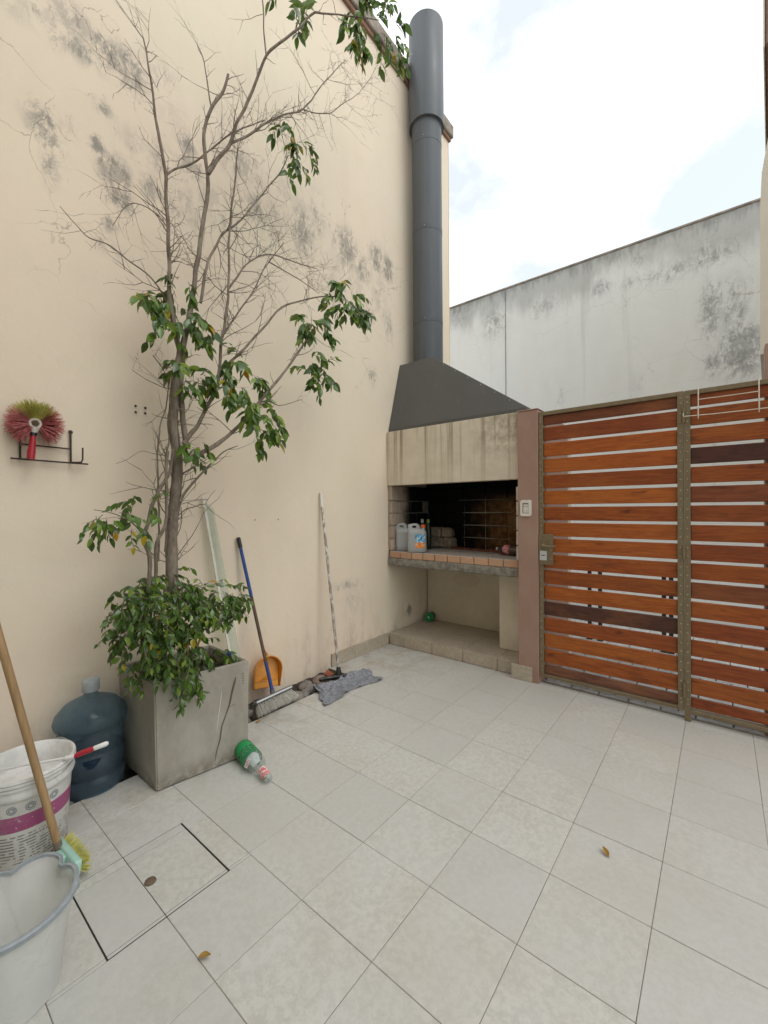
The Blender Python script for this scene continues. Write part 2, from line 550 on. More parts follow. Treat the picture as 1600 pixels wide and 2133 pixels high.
# paint pail print: white, purple band, small print lines, splashes
t = NT('pail_print')
v = t.coords((1, 1, 1), True)
z = t.sep(v)[2]
spl = t.noise(v, 32, 7, .75)
c = t.mix(t.ramp(t.noise(v, 7, 5, .6), .3, .7), (.66, .65, .62), (.56, .55, .52))
band = t.math('MULTIPLY', t.ramp(z, .170, .172), t.ramp(z, .236, .234))
c = t.mix(band, c, (.34, .075, .19))
lin = t.node('ShaderNodeTexWave', wave_type='BANDS', bands_direction='Z')
lin.inputs['Scale'].default_value = 26
t.l.new(v, lin.inputs['Vector'])
brk = t.ramp(t.noise(t.coords((60, 60, 26), True), 1.0, 3, .6), .46, .50)
blk = t.ramp(t.noise(t.coords((2.2, 2.2, 6), True), 1.6, 2, .5), .40, .44)
txt = t.math('MULTIPLY', t.ramp(lin.outputs['Fac'], .50, .62), t.math('MULTIPLY', brk, blk))
txt = t.math('MULTIPLY', txt, t.math('MULTIPLY', t.ramp(z, .160, .158), t.ramp(z, .035, .037)))
c = t.mix(t.math('MULTIPLY', txt, .8), c, (.12, .115, .11))
c = t.mix(t.ramp(z, .028, .024), c, (.30, .07, .12))
c = t.mix(t.ramp(spl, .60, .66, 0, .8), c, (.72, .71, .68))
c = t.mix(t.ramp(t.noise(v, 6, 5, .7), .55, .75, 0, .4), c, (.36, .33, .29))
t.done(c, .45)
t = NT('pail_white')
v = t.coords()
n1 = t.noise(v, 10, 6, .7)
c = t.mix(t.ramp(n1, .35, .65), (.76, .75, .73), (.60, .59, .57))
c = t.mix(t.ramp(t.noise(v, 24, 6, .75), .60, .68, 0, .5), c, (.42, .40, .37))
t.bump(n1, .2, .004)
t.done(c, .42)
simple('print_grey', (.22, .25, .28), (.30, .32, .34), 60, .6, bump=0)
simple('wood_handle', (.42, .27, .135), (.30, .185, .085), 9, .5, stretch=(6, 6, .5), bump=.15)
simple('handle_grip', (.16, .13, .10), (.22, .18, .14), 20, .6)
simple('mint_plastic', (.40, .62, .54), (.33, .54, .47), 20, .45, bump=0)
simple('bristle_yellow', (.52, .49, .12), (.40, .38, .08), 30, .7)
simple('bristle_pink', (.58, .22, .21), (.44, .10, .10), 30, .7)
simple('bristle_red', (.20, .03, .035), (.12, .015, .02), 30, .7)
simple('bristle_pale', (.76, .74, .68), (.60, .58, .52), 50, .8)
simple('brush_core', (.66, .61, .55), (.55, .50, .44), 30, .5)
simple('red_handle', (.42, .02, .035), (.33, .016, .028), 20, .35, bump=0)
simple('bucket_rim', (.33, .36, .39), (.26, .285, .31), 20, .4, bump=0)
simple('blue_tube', (.025, .075, .30), (.02, .055, .22), 14, .4)
simple('brown_tube', (.13, .085, .055), (.07, .045, .03), 30, .55, stretch=(1, 1, .4))
simple('orange_pan', (.72, .30, .035), (.62, .25, .03), 12, .4)
simple('broom_block', (.15, .145, .155), (.09, .088, .095), 22, .55)
t = NT('mop_pole')
v = t.coords((1, 1, .45))
n1 = t.noise(v, 30, 6, .75)
zz = t.sep(t.coords((1, 1, 1), True))[2]
c = t.mix(t.ramp(n1, .42, .54), (.68, .66, .62), (.30, .245, .20))
c = t.mix(t.ramp(zz, 1.43, 1.45), c, (.74, .73, .68))
t.bump(n1, .3, .002)
t.done(c, .55)
t = NT('rag_cloth')
v = t.coords()
n1, n2 = t.noise(v, 75, 5, .75), t.noise(v, 12, 5, .6)
c = t.mix(t.ramp(n1, .38, .62), (.31, .32, .35), (.15, .155, .18))
c = t.mix(t.ramp(n2, .5, .75, 0, .5), c, (.30, .31, .34))
t.bump(n1, .5, .004)
t.done(c, .95, 0, .1)
simple('terracotta', (.40, .13, .07), (.30, .09, .05), 14, .8)
simple('blue_bag', (.03, .06, .30), (.02, .04, .2), 14, .5)
simple('hatch_dark', (.012, .011, .010), (.02, .018, .016), 20, .8)
simple('knob_brown', (.20, .15, .10), (.14, .10, .07), 30, .5, .3)
simple('dry_leaf', (.42, .26, .05), (.30, .15, .04), 40, .7)
simple('foam_white', (.70, .69, .64), (.62, .61, .56), 14, .5)

# ------------------------------------------------------------------ mesh helpers
WLOC = {}


def link(o, parent=None):
    COL.objects.link(o)
    if parent is not None:
        o.parent = parent
    return o


def thing(name, label, cat, loc=(0, 0, 0), group=None):
    o = bpy.data.objects.new(name, None)
    o.empty_display_size = .05
    o.location = loc
    COL.objects.link(o)
    tag(o, label, cat, group)
    WLOC[o] = Vector(loc)
    return o


def tag(o, label=None, cat=None, group=None, kind=None):
    if label: o['label'] = label
    if cat: o['category'] = cat
    if group: o['group'] = group
    if kind: o['kind'] = kind
    return o


def mesh_of(name, verts, faces, mats, smooth=False, fmat=None):
    me = bpy.data.meshes.new(name)
    me.from_pydata([tuple(v) for v in verts], [], faces)
    for mn in (mats if isinstance(mats, (list, tuple)) else [mats]):
        me.materials.append(MATS[mn])
    if fmat is not None:
        me.polygons.foreach_set('material_index', fmat)
    if smooth:
        me.polygons.foreach_set('use_smooth', [True] * len(me.polygons))
        me.update()
        me.set_sharp_from_angle(angle=math.radians(48))
    me.update()
    return me


def place(name, me, loc, parent=None, rot=(0, 0, 0), scale=(1, 1, 1)):
    """Link a (shared) mesh at a world position below its parent."""
    o = bpy.data.objects.new(name, me)
    off = WLOC.get(parent, Vector((0, 0, 0)))
    o.location = Vector(loc) - off
    o.rotation_euler = rot
    o.scale = scale
    WLOC[o] = Vector(loc)
    return link(o, parent)


def obj(name, geo, mats, parent=None, smooth=False, fmat=None):
    """World-space geometry (verts, faces) -> one object with its origin at the centre of its base."""
    verts, faces = geo
    a = np.array([tuple(v) for v in verts], float)
    c = (a.min(0) + a.max(0)) / 2
    c[2] = a[:, 2].min()
    if parent is not None and WLOC.get(parent) is None:
        WLOC[parent] = Vector((0, 0, 0))
    me = mesh_of(name, a - c, faces, mats, smooth, fmat)
    return place(name, me, c, parent)


def box(x0, x1, y0, y1, z0, z1, bev=0.0, seg=1):
    bm = bmesh.new()
    bmesh.ops.create_cube(bm, size=1)
    for v in bm.verts:
        v.co = Vector(((x0 + x1) / 2 + v.co.x * (x1 - x0), (y0 + y1) / 2 + v.co.y * (y1 - y0), (z0 + z1) / 2 + v.co.z * (z1 - z0)))
    if bev:
        bmesh.ops.bevel(bm, geom=bm.edges[:], offset=bev, segments=seg, affect='EDGES', profile=.5)
    return bm_geo(bm)


def bm_geo(bm):
    bm.verts.ensure_lookup_table()
    bm.verts.index_update()
    v = [x.co.copy() for x in bm.verts]
    f = [[q.index for q in p.verts] for p in bm.faces]
    bm.free()
    return v, f


def join(*geos):
    V, F = [], []
    for v, f in geos:
        o = len(V)
        V += [Vector(x) for x in v]
        F += [[i + o for i in p] for p in f]
    return V, F


def xform(geo, mat):
    return [mat @ Vector(v) for v in geo[0]], geo[1]


def prism(poly, z0, z1):
    n = len(poly)
    v = [Vector((p[0], p[1], z0)) for p in poly] + [Vector((p[0], p[1], z1)) for p in poly]
    f = [[n - 1 - i for i in range(n)], [n + i for i in range(n)]]
    f += [[i, (i + 1) % n, n + (i + 1) % n, n + i] for i in range(n)]
    return v, f


def frame_of(d):
    d = d.normalized()
    a = Vector((0, 0, 1)) if abs(d.z) < .9 else Vector((1, 0, 0))
    u = d.cross(a).normalized()
    return u, d.cross(u).normalized()


def tube(pts, rad, n=8, caps=True, wob=0.0):
    pts = [Vector(p) for p in pts]
    V, F = [], []
    u = None
    for k, p in enumerate(pts):
        d = (pts[min(k + 1, len(pts) - 1)] - pts[max(k - 1, 0)])
        if u is None:
            u, w = frame_of(d)
        else:
            dn = d.normalized()
            u = (u - dn * u.dot(dn)).normalized()
            w = dn.cross(u).normalized()
        r = rad[k] if isinstance(rad, (list, tuple)) else rad
        for i in range(n):
            a = 2 * math.pi * i / n
            rr = r * (1 + (wob * mnoise.noise(Vector((p.x * 20 + i, p.y * 20, p.z * 14))) if wob else 0))
            V.append(p + u * math.cos(a) * rr + w * math.sin(a) * rr)
    for k in range(len(pts) - 1):
        for i in range(n):
            j = (i + 1) % n
            F.append([k * n + i, k * n + j, (k + 1) * n + j, (k + 1) * n + i])
    if caps:
        F.append([i for i in range(n)][::-1])
        F.append([(len(pts) - 1) * n + i for i in range(n)])
    return V, F


def lathe(profile, n=32, origin=(0, 0, 0), axis=None, close=False):
    """profile: (r, h) pairs; turned about z (or about axis) at origin."""
    V, F = [], []
    for r, h in profile:
        for i in range(n):
            a = 2 * math.pi * i / n
            V.append(Vector((r * math.cos(a), r * math.sin(a), h)))
    for k in range(len(profile) - 1):
        for i in range(n):
            j = (i + 1) % n
            F.append([k * n + i, k * n + j, (k + 1) * n + j, (k + 1) * n + i])
    if profile[0][0] > 1e-5:
        F.append([i for i in range(n)][::-1])
    if profile[-1][0] > 1e-5:
        F.append([(len(profile) - 1) * n + i for i in range(n)])
    if axis is not None:
        q = Vector(axis).to_track_quat('Z', 'Y').to_matrix()
        V = [q @ v for v in V]
    V = [v + Vector(origin) for v in V]
    return V, F


def smoothpath(pts, sub=4):
    """Catmull-Rom through (x,y,z,r) rows."""
    P = [np.array(p, float) for p in pts]
    out = []
    for k in range(len(P) - 1):
        p0, p1, p2, p3 = P[max(k - 1, 0)], P[k], P[k + 1], P[min(k + 2, len(P) - 1)]
        for s in range(sub):
            t_ = s / sub
            out.append(.5 * ((2 * p1) + (-p0 + p2) * t_ + (2 * p0 - 5 * p1 + 4 * p2 - p3) * t_ ** 2 + (-p0 + 3 * p1 - 3 * p2 + p3) * t_ ** 3))
    out.append(P[-1])
    return out

# ------------------------------------------------------------------ measured shapes: branches (x, y, z, radius), leaf tufts, mould patches
BRANCHES = [
('trunk',0,[(0.37,-2.379,0.95,0.036),(0.368,-2.383,1.19,0.0335),(0.365,-2.37,1.376,0.031),(0.363,-2.35,1.564,0.03),(0.36,-2.337,1.699,0.029),(0.355,-2.357,1.875,0.027),(0.35,-2.346,2.114,0.025),(0.345,-2.318,2.288,0.023),(0.34,-2.296,2.358,0.021)]),
('stem',0.3,[(0.37,-2.295,1.77,0.02),(0.36,-2.312,1.973,0.0195),(0.35,-2.311,2.122,0.019),(0.34,-2.297,2.248,0.0185),(0.33,-2.28,2.365,0.018)]),
('branch',1,[(0.34,-2.29,2.343,0.022),(0.34,-2.272,2.448,0.0205),(0.34,-2.239,2.628,0.0191),(0.34,-2.211,2.821,0.0177),(0.34,-2.183,3.02,0.0166),(0.34,-2.157,3.175,0.0155),(0.342,-2.129,3.391,0.0145),(0.345,-2.15,3.533,0.0134),(0.349,-2.154,3.657,0.0123),(0.353,-2.111,3.841,0.0115),(0.356,-2.034,3.999,0.0107),(0.36,-2.002,4.124,0.01)]),
('branch',1,[(0.36,-2.115,3.834,0.006),(0.35,-2.124,3.92,0.005),(0.34,-2.147,4.093,0.004),(0.33,-2.185,4.176,0.003)]),
('branch',1.6,[(0.34,-2.307,2.319,0.019),(0.329,-2.343,2.498,0.0172),(0.318,-2.355,2.651,0.0154),(0.307,-2.348,2.79,0.0138),(0.296,-2.349,3.011,0.0131),(0.285,-2.352,3.231,0.0124),(0.278,-2.35,3.331,0.0115),(0.275,-2.361,3.421,0.0104),(0.271,-2.396,3.615,0.0093),(0.267,-2.406,3.743,0.0076),(0.264,-2.433,3.911,0.0058),(0.26,-2.45,4.031,0.004)]),
('branch',1.2,[(0.27,-2.347,3.337,0.008),(0.267,-2.29,3.409,0.0073),(0.263,-2.188,3.509,0.0067),(0.26,-2.079,3.655,0.006),(0.257,-1.927,3.864,0.0053),(0.253,-1.781,4.025,0.0047),(0.25,-1.662,4.15,0.004)]),
('branch',0.7,[(0.36,-2.135,3.43,0.015),(0.375,-2.081,3.548,0.014),(0.39,-2.009,3.674,0.013),(0.405,-1.978,3.805,0.012),(0.42,-1.908,3.981,0.0113),(0.48,-1.87,4.137,0.0107),(0.54,-1.847,4.243,0.01),(0.6,-1.801,4.315,0.0093),(0.66,-1.716,4.426,0.0087),(0.695,-1.606,4.604,0.008),(0.73,-1.555,4.634,0.0067),(0.765,-1.271,4.839,0.0053),(0.8,-1.05,4.989,0.004)]),
('branch',0.4,[(0.5,-1.818,4.294,0.006),(0.505,-1.835,4.373,0.0055),(0.51,-1.845,4.436,0.005),(0.515,-1.853,4.603,0.0045),(0.52,-1.862,4.768,0.004)]),
('branch',1.6,[(0.38,-2.003,3.684,0.01),(0.386,-1.887,3.81,0.0091),(0.391,-1.764,3.964,0.0083),(0.397,-1.61,4.134,0.0074),(0.394,-1.436,4.302,0.0064),(0.383,-1.261,4.592,0.0053),(0.371,-1.069,4.898,0.0041),(0.36,-0.946,5.082,0.003)]),
('branch',1.2,[(0.38,-1.424,4.32,0.005),(0.373,-1.279,4.402,0.0045),(0.367,-1.121,4.524,0.004),(0.36,-0.979,4.708,0.0035),(0.353,-0.827,4.885,0.003),(0.347,-0.631,5.184,0.0025),(0.34,-0.473,5.498,0.002)]),
('branch',1.4,[(0.37,-2.311,1.796,0.017),(0.377,-2.27,1.863,0.0158),(0.385,-2.234,1.914,0.0145),(0.393,-2.184,2.019,0.0133),(0.4,-2.121,2.181,0.012),(0.39,-2.084,2.417,0.0112),(0.38,-2.055,2.571,0.0105),(0.37,-2.028,2.698,0.0097),(0.36,-2.01,2.919,0.009),(0.345,-1.998,3.154,0.008),(0.33,-1.96,3.392,0.007),(0.315,-1.924,3.619,0.006),(0.3,-1.903,3.764,0.005)]),
('branch',0.9,[(0.39,-2.115,2.218,0.011),(0.41,-2.053,2.307,0.0101),(0.43,-1.984,2.386,0.0093),(0.45,-1.843,2.568,0.0084),(0.466,-1.691,2.766,0.0076),(0.477,-1.537,2.863,0.0067),(0.489,-1.373,2.953,0.0059),(0.5,-1.194,3.018,0.005)]),
('branch',0.7,[(0.38,-2.312,1.695,0.02),(0.41,-2.254,1.735,0.0178),(0.44,-2.186,1.781,0.0155),(0.47,-2.056,1.892,0.0135),(0.5,-1.929,2.048,0.012),(0.505,-1.792,2.22,0.0105),(0.51,-1.66,2.389,0.009),(0.515,-1.538,2.565,0.0075),(0.52,-1.476,2.662,0.006)]),
('branch',0.6,[(0.5,-1.837,2.138,0.006),(0.485,-1.741,2.101,0.004),(0.47,-1.53,2.186,0.002)]),
('branch',0.8,[(0.38,-2.336,1.483,0.01),(0.4,-2.256,1.593,0.0083),(0.42,-2.173,1.694,0.0065),(0.44,-2.109,1.764,0.0047),(0.46,-2.026,1.808,0.003)]),
('branch',1.4,[(0.35,-2.193,2.643,0.011),(0.343,-2.147,2.874,0.0102),(0.335,-2.128,2.934,0.0095),(0.328,-2.07,3.052,0.0088),(0.32,-2.023,3.152,0.008),(0.325,-1.907,3.286,0.007),(0.33,-1.725,3.574,0.006),(0.335,-1.587,3.802,0.005),(0.34,-1.527,3.939,0.004)]),
('branch',0.8,[(0.36,-2.449,1.143,0.007),(0.35,-2.44,1.351,0.0065),(0.34,-2.437,1.509,0.006),(0.33,-2.435,1.72,0.0055),(0.32,-2.416,1.882,0.005),(0.31,-2.38,1.996,0.0045),(0.3,-2.361,2.137,0.004),(0.29,-2.382,2.215,0.0035),(0.28,-2.433,2.284,0.003)]),
('branch',0.6,[(0.38,-2.42,1.194,0.008),(0.372,-2.409,1.35,0.0075),(0.363,-2.409,1.482,0.007),(0.355,-2.403,1.694,0.0065),(0.347,-2.38,1.804,0.006),(0.338,-2.38,1.938,0.0055),(0.33,-2.353,2.079,0.005)]),
('stem',0.3,[(0.44,-2.534,0.997,0.014),(0.429,-2.523,1.18,0.0137),(0.417,-2.543,1.266,0.0134),(0.406,-2.516,1.367,0.0131),(0.394,-2.496,1.442,0.0126),(0.383,-2.454,1.53,0.0117),(0.371,-2.388,1.641,0.0109),(0.36,-2.36,1.778,0.01)]),
('stem',0.3,[(0.42,-2.486,1.012,0.012),(0.413,-2.486,1.151,0.0115),(0.407,-2.477,1.251,0.011),(0.4,-2.426,1.346,0.0105),(0.393,-2.417,1.492,0.01),(0.387,-2.417,1.638,0.0095),(0.38,-2.4,1.745,0.009)]),
('branch',0.9,[(0.28,-2.333,2.587,0.006),(0.253,-2.422,2.726,0.0053),(0.227,-2.524,2.781,0.0047),(0.2,-2.619,2.838,0.004),(0.173,-2.698,2.847,0.0033),(0.147,-2.742,2.898,0.0027),(0.12,-2.806,2.974,0.002)]),
('branch',2.2,[(0.34,-1.996,2.813,0.008),(0.348,-1.943,2.908,0.007),(0.356,-1.86,3.033,0.006),(0.364,-1.716,3.144,0.005),(0.372,-1.519,3.182,0.004),(0.38,-1.299,3.224,0.003)]),
('branch',1.8,[(0.34,-2.052,2.495,0.008),(0.33,-1.952,2.651,0.0067),(0.32,-1.82,2.859,0.0055),(0.31,-1.717,3.066,0.0043),(0.3,-1.545,3.334,0.003)]),
('branch',1.0,[(0.33,-2.334,2.137,0.004),(0.31,-2.365,2.107,0.0035),(0.29,-2.421,2.125,0.003),(0.27,-2.475,2.148,0.0025),(0.25,-2.528,2.187,0.002)]),
('branch',0.2,[(0.34,-2.383,1.724,0.003),(0.33,-2.455,1.731,0.0026),(0.32,-2.512,1.739,0.0023),(0.31,-2.585,1.687,0.0019),(0.3,-2.625,1.665,0.0015)]),
('branch',0.3,[(0.44,-2.527,1.231,0.005),(0.455,-2.579,1.321,0.0043),(0.47,-2.645,1.383,0.0035),(0.485,-2.716,1.412,0.0027),(0.5,-2.788,1.426,0.002)]),
('branch',1.2,[(0.27,-2.332,3.031,0.004),(0.247,-2.405,3.111,0.0033),(0.223,-2.52,3.098,0.0027),(0.2,-2.595,2.952,0.002)]),
('branch',1.5,[(0.37,-1.721,3.091,0.005),(0.385,-1.488,3.071,0.0035),(0.4,-1.296,3.033,0.002)])]
CLUSTERS = [
(0.82,-1.103,4.858,0.14,0.369,0.215,60,0.12),
(0.8,-1.312,4.582,0.07,0.11,0.147,20,0.05),
(0.62,-1.681,4.647,0.1,0.199,0.055,20,0.05),
(0.78,-1.311,4.857,0.1,0.232,0.066,18,0.1),
(0.4,-1.524,3.933,0.07,0.189,0.169,36,0.1),
(0.4,-1.577,3.726,0.03,0.051,0.047,5,0),
(0.34,-2.517,2.513,0.1,0.11,0.067,34,0.05),
(0.3,-2.295,2.692,0.1,0.074,0.089,22,0.05),
(0.36,-2.298,2.507,0.12,0.137,0.11,50,0.06),
(0.36,-2.176,2.479,0.1,0.06,0.113,16,0.05),
(0.36,-2.379,2.373,0.07,0.047,0.059,10,0),
(0.5,-1.127,2.978,0.1,0.317,0.162,78,0.01),
(0.5,-1.449,2.71,0.09,0.168,0.115,34,0.05),
(0.52,-1.426,2.374,0.08,0.14,0.156,38,0.02),
(0.4,-2.286,2.175,0.1,0.151,0.093,46,0.02),
(0.44,-2.134,2.204,0.1,0.126,0.084,28,0.05),
(0.46,-1.937,2.276,0.1,0.198,0.108,44,0.08),
(0.46,-2.069,2.129,0.08,0.097,0.069,16,0),
(0.52,-1.93,1.942,0.1,0.165,0.147,92,0.02),
(0.4,-2.271,1.784,0.1,0.098,0.06,24,0.02),
(0.5,-2.711,1.38,0.12,0.096,0.05,40,0.04),
(0.48,-2.588,1.425,0.1,0.082,0.072,30,0.06),
(0.48,-2.589,1.334,0.08,0.054,0.062,14,0.08),
(0.46,-2.446,0.845,0.22,0.255,0.19,330,0.03),
(0.5,-2.581,0.784,0.18,0.165,0.167,150,0.02),
(0.44,-2.194,0.872,0.16,0.169,0.125,110,0.01),
(0.52,-2.401,0.641,0.16,0.203,0.114,120,0.03),
(0.6,-2.391,0.531,0.05,0.057,0.094,26,0.0),
(0.44,-2.644,0.955,0.14,0.066,0.083,40,0.0),
(0.4,-2.418,1.012,0.14,0.16,0.083,60,0.01),
(0.44,-2.072,0.878,0.08,0.077,0.104,26,0),
(0.44,-2.153,0.582,0.08,0.067,0.056,16,0),
(0.45,-2.563,0.611,0.08,0.074,0.058,26,0)]
WALL_STAINS = [
(-2.866,3.99,0.122,0.099,0.35),
(-2.712,4.092,0.161,0.117,0.5),
(-2.647,3.965,0.118,0.08,0.6),
(-2.564,4.088,0.061,0.05,0.8),
(-2.467,4.06,0.148,0.099,0.75),
(-2.429,3.991,0.081,0.101,0.6),
(-2.569,3.718,0.049,0.041,0.7),
(-2.853,3.448,0.071,0.099,0.7),
(-2.814,3.375,0.042,0.076,0.6),
(-2.815,3.237,0.037,0.113,0.65),
(-2.6,3.494,0.036,0.048,1.0),
(-2.512,3.386,0.077,0.098,1.0),
(-2.488,3.261,0.077,0.084,0.8),
(-2.328,3.411,0.056,0.074,0.7),
(-2.272,3.414,0.074,0.045,0.5),
(-2.086,3.838,0.083,0.095,0.6),
(-2.055,3.699,0.136,0.08,0.6),
(-2.122,3.408,0.147,0.11,0.5),
(-1.695,3.959,0.208,0.141,0.5),
(-1.535,3.697,0.156,0.146,0.5),
(-1.38,3.744,0.143,0.114,0.4),
(-1.112,3.767,0.118,0.202,0.8),
(-0.716,3.882,0.075,0.131,0.5),
(-0.578,3.86,0.12,0.181,0.9),
(-0.356,3.777,0.146,0.142,0.6),
(-0.133,3.973,0.11,0.148,0.8),
(0.049,3.955,0.1,0.127,0.9),
(-0.29,3.379,0.15,0.143,0.5),
(0.057,3.351,0.084,0.204,0.5),
(-0.224,2.751,0.075,0.097,0.5),
(-2.54,3.066,0.037,0.055,0.6),
(-2.554,2.935,0.101,0.056,0.35),
(-2.505,2.889,0.025,0.034,0.5),
(-0.598,0.707,0.189,0.046,0.55),
(-0.534,0.551,0.172,0.16,0.3),
(0.384,0.271,0.047,0.049,1.3),
(-0.782,3.417,0.187,0.218,0.35),
(-2.269,3.625,0.089,0.15,0.4),
(-1.807,4.194,0.156,0.136,0.3),
(-2.951,3.924,0.075,0.072,0.3),
(-2.777,3.945,0.097,0.077,0.45),
(-2.263,4.167,0.12,0.12,0.35),
(-2.719,3.492,0.067,0.078,0.3),
(-2.784,3.32,0.075,0.127,0.3),
(-1.99,3.578,0.215,0.163,0.35),
(-1.852,3.457,0.152,0.135,0.35),
(-1.259,4.003,0.151,0.156,0.35),
(-0.948,3.975,0.144,0.252,0.4),
(-0.463,3.547,0.176,0.185,0.35),
(-0.099,3.595,0.16,0.297,0.35),
(-0.719,3.618,0.191,0.176,0.3),
(-2.407,3.622,0.11,0.116,0.35),
(-2.177,3.96,0.126,0.124,0.25)]
FAR_STAINS = [
(2.356,4.392,0.506,0.131,0.5),
(2.64,4.462,0.265,0.144,0.6),
(1.43,4.464,0.149,0.12,0.6),
(1.779,4.411,0.111,0.089,0.5),
(0.642,4.441,0.209,0.18,0.5),
(2.639,3.768,0.113,0.347,0.7),
(2.862,3.758,0.169,0.393,0.5),
(2.926,3.235,0.187,0.308,1.0),
(2.684,3.121,0.133,0.173,0.6),
(-0.125,4.444,0.241,0.31,0.5),
(-0.733,4.782,0.269,0.205,0.5),
(0.913,3.021,0.04,0.247,0.4),
(1.886,3.045,0.076,0.19,0.3),
(1.891,4.688,0.108,0.126,0.5)]

# ================================================================== the setting
T = .335
GX, GY = .209, -.119            # a corner of the tile grid
STRIP = .29                     # edge of the planting strip along the wall
FX1, FY0 = 4.229, -4.809

g = obj('ground', ([(-40, -40, -.13), (40, -40, -.13), (40, 40, -.13), (-40, 40, -.13)], [[0, 1, 2, 3]]), 'ground_dirt')
tag(g, kind='structure')

# floor: a screed bed carrying single tiles
bed = obj('floor', join(box(STRIP, FX1, FY0, -.86, -.12, -.0024), box(.0, FX1, -.86, -.0, -.12, -.0026)), 'grout')
tag(bed, kind='structure')
HX0, HX1, HY0, HY1 = .830, 1.228, -2.980, -2.564       # access hatch


def tile_geo(x0, x1, y0, y1, z0=-.010, z1=0.0):
    j = .0011
    return box(x0 + j, x1 - j, y0 + j, y1 - j, z0, z1, .0012)


full = None
xs = [GX + T * k for k in range(0, 13)]
ys = [GY - T * k for k in range(0, 15)]
hatch_cells = []
for a in range(-1, 12):
    for b in range(-1, 14):
        x0 = xs[a] if a >= 0 else 0.0
        x1 = xs[a + 1]
        y1 = ys[b] if b >= 0 else 0.0
        y0 = ys[b + 1]
        if y0 < -.86:
            if y1 > -.86 and x0 < STRIP and x1 <= STRIP:
                y0 = -.86
            else:
                x0 = max(x0, STRIP)
        if x1 - x0 < .012 or y1 - y0 < .012:
            continue
        dz = rnd.uniform(-.0006, .0006)
        if x1 > HX0 and x0 < HX1 and y1 > HY0 and y0 < HY1:
            hatch_cells.append((x0, x1, y0, y1))
            g_ = .0016
            for (p0, p1, q0, q1) in ((x0, min(x1, HX0 - g_), y0, y1), (max(x0, HX1 + g_ * .6), x1, y0, y1),
                                     (max(x0, HX0 - g_), min(x1, HX1 + g_ * .6), max(y0, HY1 + .0055), y1),
                                     (max(x0, HX0 - g_), min(x1, HX1 + g_ * .6), y0, min(y1, HY0 - g_))):
                if p1 - p0 > .008 and q1 - q0 > .008:
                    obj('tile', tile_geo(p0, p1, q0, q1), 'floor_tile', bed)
            continue
        if abs(x1 - x0 - T) < 1e-4 and abs(y1 - y0 - T) < 1e-4:
            if full is None:
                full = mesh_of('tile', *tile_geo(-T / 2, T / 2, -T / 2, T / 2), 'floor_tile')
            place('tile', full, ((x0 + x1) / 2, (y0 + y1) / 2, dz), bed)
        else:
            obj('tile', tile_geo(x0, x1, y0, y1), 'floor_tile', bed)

# planting strip: dark soil below the floor level
V, F = [], []
nx, ny = 10, 120
for i in range(nx + 1):
    for j in range(ny + 1):
        x = i / nx * STRIP
        y = FY0 + (-.862 - FY0) * j / ny
        z = -.065 + .022 * mnoise.noise(Vector((x * 14, y * 14, 3))) + .045 * max(0, 1 - x / .07)
        V.append((x, y, z))
for i in range(nx):
    for j in range(ny):
        k = i * (ny + 1) + j
        F.append([k, k + ny + 1, k + ny + 2, k + 1])
s = obj('soil_strip', (V, F), 'soil', smooth=True)
tag(s, kind='structure')


def stain_wall(name, u0, u1, z0, z1, step, to_world, blobs, mat, parent, fade=1.0):
    """A finely divided wall face that carries the mould map as an attribute."""
    nu, nz = int((u1 - u0) / step), int((z1 - z0) / step)
    U, Z = np.meshgrid(np.linspace(u0, u1, nu + 1), np.linspace(z0, z1, nz + 1), indexing='ij')
    S = np.zeros_like(U)
    Cc = np.zeros_like(U)
    for (cu, cz, ru, rz, s_) in blobs:
        d2 = ((U - cu) / (ru * 1.05)) ** 2 + ((Z - cz) / (rz * 1.05)) ** 2
        S = np.maximum(S, s_ * np.exp(-d2 * .9))
        Cc = np.maximum(Cc, (1.0 if cz > 2.2 else 0.0) * np.exp(-(((U - cu) / (ru + .22)) ** 2 + ((Z - cz) / (rz + .28)) ** 2)))
    V = [to_world(a, b) for a, b in zip(U.ravel(), Z.ravel())]
    F = []
    w = nz + 1
    for i in range(nu):
        for j in range(nz):
            k = i * w + j
            F.append([k, k + w, k + w + 1, k + 1])
    o = obj(name, (V, F), mat, parent, True)
    for nm, arr in (('stain', S), ('crack', Cc)):
        at = o.data.attributes.new(nm, 'FLOAT', 'POINT')
        at.data.foreach_set('value', arr.ravel().astype(np.float32))
    return o


# tall cream boundary wall on the left
WY0, WY1, WTOP = -4.8, 1.33, 6.15
wall = thing('boundary_wall', 'tall cream plastered boundary wall with grey mould patches behind the bare tree', 'wall', (0, -1.7, -.12))
stain_wall('wall_face', WY0, WY1, -.12, WTOP, .03, lambda a, b: (.004 * mnoise.noise(Vector((a * .9, b * .9, 0))), a, b), WALL_STAINS, 'cream_plaster', wall)
obj('wall_core', box(-.25, -.012, WY0, WY1, -.12, WTOP), 'cream_plaster', wall)
obj('wall_end', box(-.252, .004, WY1, WY1 + .004, -.12, WTOP), 'cream_plaster', wall)
obj('coping', box(-.30, .055, WY0, WY1 + .05, WTOP + .045, WTOP + .20, .01), 'coping', wall)
obj('coping_brick_course', box(-.27, .03, WY0, WY1 + .025, WTOP, WTOP + .045, .004), 'coping_brick', wall)
k = -.83
while k < -.02:
    y1 = min(k + (.335 if k > -.8 else .31), -.016)
    obj('skirting_tile', box(.0045, .019, k + .001, y1 - .001, .001, .117, .001), 'step_tile', wall)
    k = y1
plug = mesh_of('wall_plug', *lathe([(.0, .004), (.004, .0042), (.0065, .003), (.0075, 0)], 10, axis=(1, 0, 0)), 'black_plastic')
for (y, z) in ((-2.42, 2.049), (-2.366, 2.047), (-2.42, 2.012), (-2.367, 2.015)):
    place('wall_plug', plug, (.004, y, z), wall)
